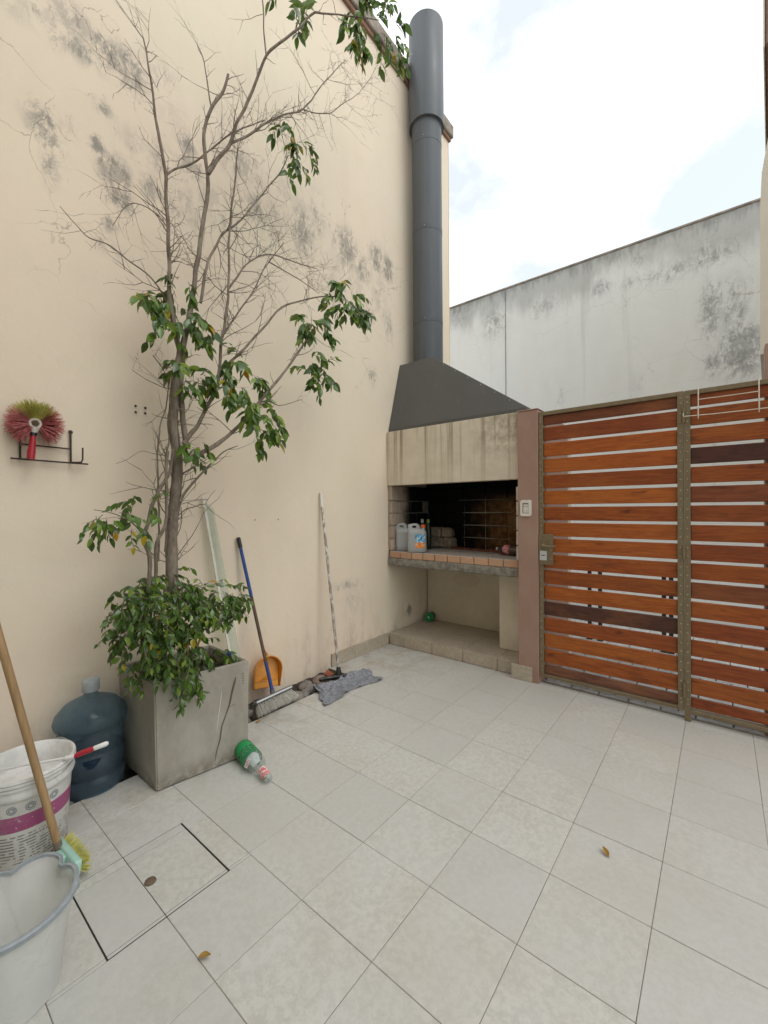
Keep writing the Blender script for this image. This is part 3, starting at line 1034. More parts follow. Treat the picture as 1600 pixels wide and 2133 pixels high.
for (y, z) in ((-1.601, 1.344), (-1.391, 1.343)):
    place('wall_plug', plug, (.0035, y, z), wall, scale=(.8, .6, .6))

# grey wall across the lane, behind the gate
FYW, FTOP = 3.0, 4.90
far = thing('far_wall', 'weathered pale grey rendered wall rising behind the wooden gate', 'wall', (1.5, FYW, -.12))
stain_wall('wall_face', -3.5, 7.5, -.1, FTOP, .05, lambda a, b: (a, FYW + .004 * mnoise.noise(Vector((a, b, 5))), b), FAR_STAINS, 'far_plaster', far)
obj('wall_core', box(-3.5, 7.5, FYW + .012, FYW + .22, -.1, FTOP - .002), 'far_plaster', far)
obj('expansion_joint', box(.057, .067, FYW - .007, FYW + .006, -.05, FTOP - .01), 'joint_grey', far)
obj('top_edge', box(-3.5, 7.5, FYW - .012, FYW + .24, FTOP, FTOP + .03, .006), 'coping', far)

# paved lane beyond the gate
lane = obj('lane_paving', box(-3.5, 7.5, .02, FYW - .012, -.12, -.030), 'paver_joint')
tag(lane, kind='structure')
pv = mesh_of('paver', *box(-.096, .096, -.046, .046, -.05, 0, .006), 'yard_paver')
restV = []
for r_ in range(0, 29):
    for q in range(-12, 32):
        x = .1 + q * .2 + (.1 if r_ % 2 else 0)
        y = .075 + r_ * .1
        if y > FYW - .07:
            continue
        if 1.55 < x < 3.4 and y < 1.0:
            place('paver', pv, (x, y, -.016 + rnd.uniform(-.002, .002)), lane)
        elif 0 < x < 4.5:
            restV.append((x, y))
geos = [box(x - .096, x + .096, y - .046, y + .046, -.06, -.016 + rnd.uniform(-.002, .002)) for x, y in restV]
tag(obj('paver_field', join(*geos), 'yard_paver', lane), kind='stuff')

# threshold strip between tiles and lane
obj('threshold', box(1.60, FX1, -.002, .018, -.05, .006, .002), 'slab_concrete', lane)

def ring_frame(x0, x1, z0, z1, w, y0, y1):
    return join(box(x0, x0 + w, y0, y1, z0, z1), box(x1 - w, x1, y0, y1, z0, z1), box(x0 + w, x1 - w, y0, y1, z1 - w, z1), box(x0 + w, x1 - w, y0, y1, z0, z0 + w))


# house corner that looks in at the right edge
hs = thing('neighbour_house', 'cream upper storey corner with brown eave at the right edge', 'house', (3.6, 1.0, 2.4))
prof = [(2.942, 2.425), (2.942, 3.40), (2.950, 3.62), (2.985, 3.86), (3.2, 4.4), (4.6, 4.4), (4.6, 2.425)]
V = [(x, .30, z) for x, z in prof] + [(x + 1.2 * .066, 1.5, z) for x, z in prof]
n = len(prof)
F = [list(range(n)), [2 * n - 1 - i for i in range(n)]] + [[(i + 1) % n, i, n + i, n + (i + 1) % n] for i in range(n)]
obj('upper_storey', (V, F), 'house_paint', hs)
SHR = Matrix(((1, .07, 0, -.0175), (0, 1, 0, 0), (0, 0, 1, 0), (0, 0, 0, 1)))
obj('eave', xform(box(2.963, 4.7, .25, 1.6, 4.405, 4.95, .01), SHR), 'eave_brown', hs)
obj('eave_trim', xform(box(2.955, 2.962, .25, 1.6, 4.40, 4.96, .002), SHR), 'house_paint', hs)
rp = thing('gate_post', 'dark brown post carrying the right gate leaf at the frame edge', 'post', (3.03, .09, 0))
obj('shaft', box(2.950, 3.11, .03, .16, -.03, 2.415, .004), 'brown_paint', rp)

# unseen house added behind the viewer to shade the lower left wall
shade_house = thing('added_shade_house', 'unseen cream house wall with a window and porch roof, added behind the viewer for shade', 'house', (3.0, -4.9, -.1))
obj('wall', join(box(.004, 1.2, -5.1, -4.82, -.1, 4.6), box(1.2, 2.6, -5.1, -4.82, -.1, .9), box(1.2, 2.6, -5.1, -4.82, 2.1, 4.6), box(2.6, 7.0, -5.1, -4.82, -.1, 4.6)), 'house_paint', shade_house)  # added out of view, blocks sky light from behind
obj('added_window_frame', ring_frame(1.2, 2.6, .9, 2.1, .06, -4.90, -4.84), 'plastic_white', shade_house)
obj('added_window_pane', box(1.262, 2.538, -4.885, -4.875, .962, 2.038), 'clear_glass', shade_house)
obj('added_roof_slab', box(.004, 7.0, -5.6, -4.35, 4.601, 4.78, .01), 'house_paint', shade_house)
obj('added_shade_roof', box(.06, 4.4, -4.815, -3.52, 2.45, 2.59, .01), 'house_paint', shade_house)  # added unseen roof, reaches forward to deepen shade at lower left

# ================================================================== brick barbecue
bbq = thing('barbecue', 'built in brick barbecue with open firebox in the corner', 'barbecue', (.8, .4, 0))
# plinth and its tiles
obj('plinth', box(.02, 1.43, .012, .80, 0, .100), 'grout_dark', bbq)
gx = [.021, .209, .544, .879, 1.214, 1.428]
for a in range(5):
    obj('plinth_front_tile', box(gx[a] + .0028, gx[a + 1] - .0028, .0, .011, .002, .101, .001), 'step_tile', bbq)
    yy = [.0, .335, .67, .742]
    for b in range(3):
        obj('plinth_top_tile', box(gx[a] + .0015, gx[a + 1] - .0015, yy[b] + .0015, yy[b + 1] - .0015, .1015, .112, .001), 'step_tile', bbq)
obj('post_foot_tile', box(1.372, 1.545, -.074, -.0625, .001, .122, .001), 'step_tile', bbq)
obj('rear_wall', box(.01, 1.60, .762, .86, -.03, 2.20), 'recess_plaster', bbq)
obj('recess_back', box(.02, 1.43, .745, .7615, .113, .82), 'recess_plaster', bbq)
# faint brown ring stain on the recess wall
V = [(.53, .7425, .62)] + [(.53 + .165 * math.cos(a) * (1 + .06 * math.sin(3 * a)), .7425, .62 + .085 * math.sin(a)) for a in np.linspace(0, 2 * math.pi, 40, endpoint=False)]
obj('damp_stain', (V, [[0, 1 + (i + 1) % 40, 1 + i] for i in range(40)]), 'stain_brown', bbq)
obj('pillar', box(1.127, 1.428, .25, .744, .113, .822, .006), 'recess_plaster', bbq)
obj('side_wall', box(1.43, 1.60, .121, .7615, -.03, 2.19), 'brown_paint', bbq)
# slab with a rough edge
bm = bmesh.new()
bmesh.ops.create_grid(bm, x_segments=56, y_segments=5, size=.5)
V, F = [], []
sv = []
for i in range(57):
    x = .02 + 1.385 * i / 56
    for (y, z) in ((.745, .826), (.012, .826), (.0, .838), (-.003, .868), (.0, .898), (.008, .908), (.745, .908)):
        q = mnoise.noise(Vector((x * 26, z * 40, 1)))
        fr = 1 if y < .1 else 0
        sv.append((x, y + fr * q * .007, z + fr * .006 * mnoise.noise(Vector((x * 16, z * 9, 7)))))
for i in range(56):
    for j in range(7):
        F.append([i * 7 + j, (i + 1) * 7 + j, (i + 1) * 7 + (j + 1) % 7, i * 7 + (j + 1) % 7])
F += [[6 - j for j in range(7)], [56 * 7 + j for j in range(7)]]
bm.free()
obj('slab', (sv, F), 'slab_concrete', bbq)


def rough_brick(lx, ly, lz, seed, amp=.004, bev=.006):
    bm = bmesh.new()
    bmesh.ops.create_cube(bm, size=1)
    for v in bm.verts:
        v.co = Vector((v.co.x * lx, v.co.y * ly, v.co.z * lz))
    bmesh.ops.bevel(bm, geom=bm.edges[:], offset=bev, segments=1, affect='EDGES')
    for v in bm.verts:
        v.co += Vector((mnoise.noise(v.co * 30 + Vector((seed, 0, 0))), mnoise.noise(v.co * 30 + Vector((0, seed, 4))), mnoise.noise(v.co * 30 + Vector((9, 0, seed))))) * amp
    return bm_geo(bm)


bmesh_var = [mesh_of('brick', *rough_brick(.131, .236, .066, 3.1 * k), 'brick_shelf') for k in range(6)]
for r_ in range(3):
    for q in range(10):
        x = .026 + .1385 * (q + .5) - .001
        place('brick', bmesh_var[rnd.randrange(6)], (x, .118 + .002 + r_ * .242, .943 + rnd.uniform(-.002, .0015)), bbq, (0, 0, rnd.uniform(-.008, .008)))
obj('mortar_bed', box(.021, 1.404, .014, .742, .9085, .950), 'joint_dark', bbq)
# lintel panel, upper box, firebox lining
obj('lintel_panel', box(.006, 1.427, -.002, .085, 1.662, 2.222, .003), 'panel_concrete', bbq)
obj('firebox_back', box(.02, 1.425, .7395, .7615, .977, 2.15), 'mortar_back', bbq)
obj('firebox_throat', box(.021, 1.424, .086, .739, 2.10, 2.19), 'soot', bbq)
bb = [mesh_of('brick', *rough_brick(.238, .02, .126, 5.7 * k, .003, .004), 'brick_back') for k in range(4)]
for r_ in range(7):
    for q in range(6):
        x0, x1 = .016 + q * .25, .016 + (q + 1) * .25
        z = .96 + .137 * r_ + .0685
        if x1 > 1.43:
            o = place('brick', bb[rnd.randrange(4)], (1.266 + .073, .733, z), bbq, (0, 0, 0), (.59, 1, 1))
            continue
        place('brick', bb[rnd.randrange(4)], ((x0 + x1) / 2, .733 + rnd.uniform(-.002, .002), z), bbq)
bs_ = [mesh_of('brick', *rough_brick(.045, .226, .122, 4.3 * k, .003, .005), 'brick_side') for k in range(4)]
for r_ in range(4):
    for q in range(4):
        sh = .115 if r_ % 2 else 0.0
        yc = .125 - sh + q * .234
        if yc < .02 or yc > .68:
            continue
        place('brick', bs_[rnd.randrange(4)], (.034, yc, 1.043 + .131 * r_), bbq)
half = mesh_of('brick', *rough_brick(.045, .105, .122, 8.8, .003, .005), 'brick_side')
for r_ in (1, 3):
    place('brick', half, (.034, .066, 1.043 + .131 * r_), bbq)
obj('jamb_mortar', box(.010, .05, .03, .738, .978, 1.504), 'slab_concrete', bbq)
obj('jamb_plaster', box(.010, .056, .012, .738, 1.506, 1.661, .006), 'brick_side', bbq)
rw = mesh_of('brick', *rough_brick(.034, .22, .116, 2.2, .002, .004), 'brick_white')
for r_ in range(5):
    place('brick', rw, (1.407, .112, 1.038 + .125 * r_), bbq)
    place('brick', bs_[r_ % 4], (1.404, .36, 1.032 + .1265 * r_), bbq)
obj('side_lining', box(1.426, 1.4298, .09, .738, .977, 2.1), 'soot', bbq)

# brown gate post
post = thing('gate_post', 'smooth brown painted post between barbecue and gate', 'post', (1.515, .03, 0))
obj('shaft', box(1.4305, 1.596, -.062, .120, 0, 2.207, .004), 'brown_paint', post)
obj('post_cap', box(1.426, 1.600, -.066, .124, 2.208, 2.216, .002), 'brown_paint', post)

# socket on the post
sk = thing('socket_plate', 'white electric socket plate on the brown post', 'socket', (1.499, -.063, 1.35))
bm = bmesh.new()


def rounded_rect(cx, cz, w, h, r, y, n=6):
    out = []
    for (sx, sz, a0) in ((1, 1, 0), (-1, 1, 90), (-1, -1, 180), (1, -1, 270)):
        for k_ in range(n + 1):
            a = math.radians(a0 + 90 * k_ / n)
            out.append(Vector((cx + sx * (w / 2 - r) + r * math.cos(a), y, cz + sz * (h / 2 - r) + r * math.sin(a))))
    return out


def ring_plate(cx, cz, w, h, r, wi, hi, ri, y_back, y_front):
    o_b, o_f = rounded_rect(cx, cz, w, h, r, y_back), rounded_rect(cx, cz, w - .006, h - .006, r, y_front)
    i_f, i_b = rounded_rect(cx, cz, wi, hi, ri, y_front), rounded_rect(cx, cz, wi, hi, ri, y_back)
    n_ = len(o_b)
    V = o_b + o_f + i_f + i_b
    F = []
    for lv in range(3):
        for i in range(n_):
            j = (i + 1) % n_
            F.append([lv * n_ + i, lv * n_ + j, (lv + 1) * n_ + j, (lv + 1) * n_ + i])
    return V, F


bm.free()
obj('frame', ring_plate(1.499, 1.415, .092, .134, .016, .050, .083, .004, -.0625, -.078), 'plastic_white', sk)
obj('insert', box(1.474, 1.524, -.0655, -.0628, 1.374, 1.456), 'brown_paint', sk)
obj('switch_rocker', box(1.481, 1.519, -.074, -.066, 1.428, 1.448, .002), 'plastic_white', sk)
oo = obj('outlet', box(1.480, 1.520, -.075, -.066, 1.377, 1.425, .003), 'plastic_white', sk)
for dx in (-.009, .009):
    obj('outlet_hole', box(1.50 + dx - .003, 1.50 + dx + .003, -.0756, -.0752, 1.394, 1.397), 'black_plastic', oo)

# ================================================================== chimney
ch = thing('chimney', 'dark grey metal hood with tall round flue pipe over the barbecue', 'chimney', (.6, .4, 2.2))
V = [(.006, .035, 2.262), (1.475, .035, 2.262), (1.475, .80, 2.262), (.006, .80, 2.262),
     (.006, .239, 2.985), (.418, .239, 2.985), (.418, .76, 2.985), (.006, .76, 2.985)]
obj('hood', (V, [[3, 2, 1, 0], [4, 5, 6, 7], [0, 1, 5, 4], [1, 2, 6, 5], [2, 3, 7, 6], [3, 0, 4, 7]]), 'hood_metal', ch)
obj('hood_lip', box(.008, 1.478, .030, .805, 2.224, 2.261, .002), 'hood_metal', ch)
PX, PY, PR = .205, .50, .163
obj('flue_pipe', lathe([(PR, 2.986), (PR, 5.95)], 48, (PX, PY, 0)), 'flue_metal', ch, True)
for zz_ in (3.49, 4.48, 5.44):
    o = obj('pipe_collar', lathe([(PR + .0003, zz_ - .052), (PR + .002, zz_ - .051), (PR + .002, zz_), (PR + .0003, zz_ + .001)], 48, (PX, PY, 0)), 'flue_metal', ch, True)
    a = math.radians(-68)
    obj('rivet', lathe([(.0045, 0), (.003, .003), (0, .004)], 8, (PX + (PR + .004) * math.cos(a), PY + (PR + .004) * math.sin(a), zz_ - .022), (math.cos(a), math.sin(a), 0)), 'steel_bright', o)
CR = .189
obj('flue_sleeve', lathe([(CR - .004, 5.62), (CR, 5.612), (CR, 6.72), (CR - .004, 6.725), (CR - .012, 6.72), (CR - .012, 5.62), (CR - .004, 5.62)], 48, (PX, PY, 0)), 'flue_metal', ch, True)
obj('sleeve_hem', lathe([(CR + .0002, 5.614), (CR + .0018, 5.615), (CR + .0018, 5.665), (CR + .0002, 5.666)], 48, (PX, PY, 0)), 'flue_metal', ch, True)
obj('pipe_foot_ring', lathe([(PR + .014, 2.986), (PR + .014, 3.0), (PR, 3.006)], 48, (PX, PY, 0)), 'hood_metal', ch, True)
for k_ in range(6):
    f_ = .12 + .14 * k_
    p = Vector(V[1]).lerp(Vector(V[5]), f_) + Vector((-.03, -.006, 0))
    obj('hood_rivet', lathe([(.004, 0), (.002, .002), (0, .003)], 8, p, (0, -1, .25)), 'steel_bright', ch)

# ================================================================== gate
WOODS = {'o': (.40, .108, .014), 'm': (.325, .082, .012), 'r': (.26, .062, .012), 'd': (.085, .030, .022), 'b': (.19, .085, .050), 't': (.21, .062, .022)}
SLAT_Z = [(2.073 + .002, 2.150)] + [(2.057 - .1265 * k - .106, 2.057 - .1265 * k) for k in range(15)] + [(.090, .158)]


def make_gate(name, label, x0, x1, zt, zb, cols, foot=None, x_l=.034, x_r=.034, riv_sides=(0, 1)):
    g_ = thing(name, label, 'gate', ((x0 + x1) / 2, -.025, 0))
    yf, yb = -.052, -.004
    st1 = obj('stile', box(x0, x0 + x_l, yf, yb, zb if foot is None else foot, zt, .0015), 'gate_steel', g_)
    st2 = obj('stile', box(x1 - x_r, x1, yf, yb, zb, zt, .0015), 'gate_steel', g_)
    obj('rail', box(x0 + x_l, x1 - x_r, yf + .001, yb, zt - .030, zt - .0005, .0015), 'gate_steel', g_)
    obj('rail', box(x0 + x_l, x1 - x_r, yf + .001, yb, zb + .0005, zb + .024, .0015), 'gate_steel', g_)
    rv = mesh_of('rivet', *lathe([(.0058, 0), (.0050, .0028), (.0026, .0043), (0, .0047)], 10, axis=(0, -1, 0)), 'rivet_brass', True)
    for k, (a, b) in enumerate(SLAT_Z):
        me = mesh_of('slat', *box(-(x1 - x0 - x_l - x_r) / 2 + .001, (x1 - x0 - x_l - x_r) / 2 - .001, -.010, .010, 0, b - a, .003), 'gate_wood')
        o = place('slat', me, ((x0 + x_l + x1 - x_r) / 2, -.024 + rnd.uniform(-.0015, .0015), a + rnd.uniform(-.0012, .0012)), g_, (0, rnd.uniform(-.0008, .0008), 0))
        cbase = WOODS[cols[k]]
        j = rnd.uniform(.9, 1.1)
        o.color = (cbase[0] * j, cbase[1] * j * rnd.uniform(.94, 1.06), cbase[2] * j, 1)
        for sdx in riv_sides:
            xc = (x0 + x_l / 2) if sdx == 0 else (x1 - x_r / 2)
            h = b - a
            for zz_ in ((a + h * .24, a + h * .76) if h > .09 else (a + h * .35, a + h * .8)):
                place('rivet', rv, (xc, yf, zz_), st1 if sdx == 0 else st2)
    return g_


gl = make_gate('slatted_gate', 'left gate leaf of orange brown slats with a bronze lock box', 1.5985, 2.5445, 2.182, .063, 'troomomoommodmomb')
gr_ = make_gate('slatted_gate', 'right gate leaf of orange brown slats with a white wire hanger', 2.5475, 3.50, 2.180, .054, 'rmmdmtrmrmtmrmrmr', foot=.002)
# lock
lk = obj('lock_plate', box(1.600, 1.711, -.062, -.0525, .966, 1.209, .0015), 'gate_steel', gl)
for (xx, zz_) in ((1.694, 1.145), (1.694, 1.083), (1.694, 1.012)):
    obj('screw', lathe([(.005, 0), (.004, .002), (0, .003)], 10, (xx, -.062, zz_), (0, -1, 0)), 'rivet_brass', lk)
hd = obj('handle', join(lathe([(.019, 0), (.019, .006), (.012, .010), (.010, .034), (0, .036)], 20, (1.637, -.062, 1.116), (0, -1, 0)),
                        tube([(1.637, -.092, 1.116), (1.66, -.094, 1.116), (1.70, -.093, 1.115), (1.742, -.086, 1.118)], [.009, .008, .0075, .006], 10)), 'gate_steel', gl, True)
ky = obj('cylinder_plate', box(1.610, 1.663, -.0655, -.0625, 1.000, 1.076, .002), 'plastic_grey_pale', gl)
obj('keyhole', box(1.622, 1.650, -.0662, -.0657, 1.037, 1.044, .0002), 'black_plastic', ky)
for (za, zb_) in ((1.97, 2.07), (1.07, 1.16), (.158, .254)):
    obj('hinge', tube([(2.546, -.060, za), (2.546, -.060, (za + zb_) / 2), (2.546, -.060, zb_)], .0075, 12), 'gate_steel', gl)

# wire rack hooked over the right leaf
wr = thing('wire_rack', 'white wire over door hanger hooked on top of the right gate leaf', 'wire hanger', (2.77, -.065, 1.98))
for xx in (2.624, 2.916):
    obj('hook', tube([(xx, .004, 2.150), (xx, .004, 2.188), (xx, -.030, 2.192), (xx, -.062, 2.188), (xx, -.066, 2.10), (xx, -.066, 1.995), (xx, -.070, 1.982), (xx, -.082, 1.984), (xx, -.086, 2.0), (xx, -.086, 2.055)], .0035, 8), 'white_wire', wr, True)
obj('cross_wire', tube([(2.624, -.068, 2.108), (2.77, -.068, 2.107), (2.916, -.068, 2.108)], .0026, 8), 'white_wire', wr, True)
obj('rail_wire', tube([(2.546, -.088, 2.028), (2.546, -.088, 2.010), (2.550, -.088, 2.006), (2.70, -.080, 2.002), (2.916, -.078, 2.001), (3.06, -.080, 2.0)], .003, 8), 'white_wire', wr, True)

# dark posts standing in the lane, seen between the slats
for k_, (xx, hh, lab) in enumerate(((1.62, .80, 'leftmost thin black post standing in the lane behind the slats'), (1.724, .80, 'second thin black post standing in the lane behind the slats'),
                                    (2.296, .80, 'third thin black post in the lane, seen near the gate middle'), (2.355, .80, 'rightmost thin black post standing in the lane behind the slats'))):
    bp_ = thing('metal_post', lab, 'post', (xx, 1.5, -.016), 'thin black posts behind the gate')
    obj('shaft', box(xx - .018, xx + .018, 1.484, 1.516, -.008, hh, .003), 'black_iron', bp_)
    obj('base_plate', box(xx - .028, xx + .028, 1.465, 1.535, -.0155, -.0085, .002), 'black_iron', bp_)

# ================================================================== access hatch
ht = thing('floor_hatch', 'square tiled access hatch outlined by dark gaps in the floor', 'hatch', (1.03, -2.77, -.0022))
obj('hatch_well', box(HX0 - .003, HX1 + .002, HY0 - .003, HY1 + .007, -.0022, -.0012), 'hatch_dark', ht)
for (x0, x1, y0, y1) in hatch_cells:
    p0, p1, q0, q1 = max(x0, HX0 + .001), min(x1, HX1 - .0004), max(y0, HY0 + .001), min(y1, HY1)
    if p1 - p0 > .006 and q1 - q0 > .006:
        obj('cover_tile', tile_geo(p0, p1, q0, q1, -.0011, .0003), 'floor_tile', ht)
obj('pull_knob', lathe([(.021, .0004), (.020, .004), (.015, .0062), (0, .0068)], 20, (1.037, -2.776, 0)), 'knob_brown', ht, True)

# ================================================================== stones in the strip
def pebble(seed, a, b, c):
    bm = bmesh.new()
    bmesh.ops.create_icosphere(bm, subdivisions=3, radius=1)
    for v in bm.verts:
        d = 1 + .22 * mnoise.noise(v.co * .9 + Vector((seed, 0, 0)))
        v.co = Vector((v.co.x * a * d, v.co.y * b * d, v.co.z * c * d))
    return bm_geo(bm)


peb = [mesh_of('river_stone', *pebble(1.7 * k, .055, .075, .038), 'stone_grey' if k % 3 else 'stone_brown', True) for k in range(6)]
spots = [(.205, -1.40, 1.0, 1), (.20, -1.30, .75, 2), (.125, -1.24, .8, 4), (.205, -1.215, .95, 1), (.15, -1.10, .8, 3), (.07, -1.17, .7, 5), (.085, -1.05, .75, 3),
         (.21, -1.52, .8, 2), (.10, -1.47, .7, 4), (.22, -1.66, .7, 5), (.21, -1.85, .75, 1), (.13, -1.76, .6, 2), (.06, -1.36, .55, 1),
         (.24, -2.86, .7, 4), (.16, -2.93, .7, 2), (.09, -1.60, .6, 3), (.24, -1.12, .6, 4), (.18, -1.00, .65, 1)]
for k, (x, y, s_, i) in enumerate(spots):
    lab = 'smooth river stone lying in the soil strip at the wall foot'
    o = place('river_stone', peb[i], (x, y, -.045 + .030 * s_), None, (rnd.uniform(-.3, .3), rnd.uniform(-.3, .3), rnd.uniform(0, 3)), (s_, s_, s_))
    tag(o, lab, 'stone', 'river stones in the soil strip')
sh = obj('terracotta_shard', xform(rough_brick(.07, .05, .012, 5, .012, .003), Matrix.Translation((.10, -.95, .0)) @ Matrix.Rotation(.5, 4, 'X') @ Matrix.Rotation(.5, 4, 'Y')), 'terracotta')
tag(sh, 'broken red terracotta shard behind the grey mop rag', 'shard')

# ================================================================== fallen leaves
def leaf_geo(L, Wd, curl, fold, seg=5):
    """A pointed oval leaf along +x, folded on its midrib, tip curling down."""
    V, F = [], []
    for k in range(seg + 1):
        u = k / seg
        wdt = Wd / 2 * (math.sin(math.pi * min(1, u * 1.02) ** .8) ** .85 if 0 < u < 1 else 0)
        if k == seg:
            wdt = 0
        xx = L * u
        zc = -curl * L * u * u
        for s_ in (-1, 0, 1):
            V.append((xx, s_ * wdt, zc + abs(s_) * wdt * fold))
    for k in range(seg):
        for c_ in range(2):
            a = k * 3 + c_
            F.append([a, a + 3, a + 4, a + 1])
    return V, F


def set_tint(me, colr):
    at = me.color_attributes.new('tint', 'FLOAT_COLOR', 'POINT')
    at.data.foreach_set('color', np.tile(np.array(list(colr) + [1.0], np.float32), len(me.vertices)))


for (x, y, rz, s_, lab) in ((2.383, -1.574, 2.3, 1.0, 'curled yellow fallen leaf alone on the right side of the floor'),
                            (1.447, -2.799, .6, 1.0, 'curled ochre fallen leaf on the floor beside the hatch'),
                            (.326, -1.833, 1.2, .8, 'small brown fallen leaf beside the planter and the broom')):
    g_ = xform(leaf_geo(.044 * s_, .020 * s_, -.28, .9, 6), Matrix.Translation((x, y, .004)) @ Matrix.Rotation(rz, 4, 'Z'))
    o = obj('fallen_leaf', g_, 'dry_leaf', None, True)
    tag(o, lab, 'leaf')

# ================================================================== planter
pl_ = thing('planter', 'square grey cement planter holding the tree', 'planter', (.36, -2.30, 0))
A, B, C_, D = (.530, -2.547), (.613, -2.063), (.165, -2.048), (.086, -2.557)
H = .552


def inset(poly, d):
    cx, cy = sum(p[0] for p in poly) / 4, sum(p[1] for p in poly) / 4
    out = []
    for p in poly:
        v = Vector((p[0] - cx, p[1] - cy))
        v = v * (1 - d / v.length * 1.41)
        out.append((cx + v.x, cy + v.y))
    return out


poly = [D, A, B, C_]
bm = bmesh.new()
outer_b = [bm.verts.new((p[0], p[1], .004)) for p in inset(poly, .006)]
outer_t = [bm.verts.new((p[0], p[1], H)) for p in poly]
inner_t = [bm.verts.new((p[0], p[1], H)) for p in inset(poly, .022)]
inner_b = [bm.verts.new((p[0], p[1], .40)) for p in inset(poly, .028)]
for i in range(4):
    j = (i + 1) % 4
    bm.faces.new((outer_b[i], outer_b[j], outer_t[j], outer_t[i]))
    bm.faces.new((outer_t[i], outer_t[j], inner_t[j], inner_t[i]))
    bm.faces.new((inner_t[i], inner_t[j], inner_b[j], inner_b[i]))
bm.faces.new(outer_b[::-1])
bm.faces.new(inner_b)
ed = [e for e in bm.edges if all(v in outer_t or v in inner_t or v in outer_b for v in e.verts)]
bmesh.ops.bevel(bm, geom=ed, offset=.006, segments=3, affect='EDGES')
obj('pot', bm_geo(bm), 'planter_cement', pl_)
ip = inset(poly, .026)
V, F = [], []
N = 18
for i in range(N + 1):
    for j in range(N + 1):
        u, w = i / N, j / N
        a0 = Vector(ip[0]).lerp(Vector(ip[1]), u)
        a1 = Vector(ip[3]).lerp(Vector(ip[2]), u)
        p = a0.lerp(a1, w)
        V.append((p.x, p.y, .485 + .03 * mnoise.noise(Vector((p.x * 22, p.y * 22, 1))) + .012 * mnoise.noise(Vector((p.x * 70, p.y * 70, 4)))))
for i in range(N):
    for j in range(N):
        k = i * (N + 1) + j
        F.append([k, k + N + 1, k + N + 2, k + 1])
obj('soil', (V, F), 'soil', pl_, True)


def face_pt(u, z, off=.0012):
    """Point on the planter's right-hand face: u from corner A to B."""
    b0, b1 = Vector((*inset(poly, .006)[1], .004)), Vector((*inset(poly, .006)[2], .004))
    t0, t1 = Vector((*A, H)), Vector((*B, H))
    f_ = z / H
    p = b0.lerp(b1, u).lerp(t0.lerp(t1, u), f_)
    nrm = Vector((.986, -.168, 0))
    return p + nrm * off


def streak(name, pts, mat, off=.0012):
    V, F = [], []
    for k, (u, z, w) in enumerate(pts):
        V += [face_pt(u - w, z, off), face_pt(u + w, z, off)]
    for k in range(len(pts) - 1):
        F.append([2 * k, 2 * k + 1, 2 * k + 3, 2 * k + 2])
    obj(name, (V, F), mat, pl_)


streak('dark_crack', [(.60, .035, .003), (.62, .09, .006), (.66, .15, .008), (.68, .22, .007), (.73, .28, .007), (.77, .33, .010), (.80, .40, .012), (.83, .45, .012), (.84, .475, .004)], 'mark_dark')
streak('dark_crack', [(.76, .315, .012), (.80, .318, .016), (.84, .322, .006)], 'mark_dark', .0016)
streak('white_scratch', [(.62, .19, .001), (.635, .25, .004), (.655, .32, .004), (.675, .39, .004), (.68, .42, .001)], 'mark_light')
for k in range(5):
    streak('printed_mark', [(.925 + .004 * (k % 2), .487 - k * .014, .006), (.93, .481 - k * .014, .007)], 'mark_dark')

# ================================================================== tree in the planter
tree = thing('potted_tree', 'mostly bare multi stemmed fig tree with leafy tufts growing from the grey planter', 'tree', (.36, -2.30, .49))
twigs = []
tr_rnd = random.Random(21)


def rvec(sx=1.0):
    return Vector((tr_rnd.gauss(0, 1) * sx, tr_rnd.gauss(0, 1), tr_rnd.gauss(0, 1)))


def grow(p, d, L, r, depth):
    """A thin bare shoot that wanders and forks."""
    n_ = max(3, int(L / .045))
    pts, rad = [p.copy()], [r]
    d = d.normalized()
    for k in range(n_):
        d = (d + rvec(.6) * .17 + Vector((0, 0, .02))).normalized()
        p = p + d * (L / n_)
        if p.x < .02:
            p.x = .02
            d.x = abs(d.x)
        pts.append(p.copy())
        rad.append(r * (1 - .75 * (k + 1) / n_))
        if depth > 0 and tr_rnd.random() < .55:
            sd_ = (d * .7 + rvec(.55) * .55).normalized()
            grow(p, sd_, L * tr_rnd.uniform(.3, .6), max(r * .6, .0009), depth - 1)
    twigs.append(tube(pts, rad, 4, False))


for (kind, tw, rows) in BRANCHES:
    rows2 = smoothpath(rows, 4)
    # slight knobbliness
    pts = []
    for q in rows2:
        v_ = Vector(q[:3])
        v_ += Vector((mnoise.noise(v_ * 9), mnoise.noise(v_ * 9 + Vector((5, 0, 0))), 0)) * .006
        pts.append(v_)
    rad = [q[3] * (.92 if kind == 'trunk' else .80) * (1 + .12 * mnoise.noise(Vector(q[:3]) * 16)) for q in rows2]
    obj('trunk' if kind == 'trunk' else 'branch', tube(pts, rad, 12 if kind == 'trunk' else 8, True, .16), 'bark', tree, True)
    if kind == "trunk":
        for q in range(26):
            k = tr_rnd.randrange(3, 24)
            grow(pts[k] + rvec() * .012, (Vector((0, 0, .8)) + rvec() * .45).normalized(), tr_rnd.uniform(.15, .4), .0034, 1)
    if tw > 0:
        L = sum((pts[k + 1] - pts[k]).length for k in range(len(pts) - 1))
        for q in range(int(L * tw * 11.5)):
            t_ = tr_rnd.uniform(.12, 1.0) ** .85
            k = min(int(t_ * (len(pts) - 1)), len(pts) - 2)
            p = pts[k].lerp(pts[k + 1], tr_rnd.random())
            bd = (pts[k + 1] - pts[k]).normalized()
            d = (bd * .55 + rvec(.6) * .6 + Vector((0, .05, .12))).normalized()
            grow(p, d, tr_rnd.uniform(.07, .30) * (1.15 if tw > 1 else .8), min(rad[k] * .5, .0032), 2 if tw > .9 else 1)
tag(obj('twigs', join(*twigs), 'twig_bark', tree, True), kind='stuff')

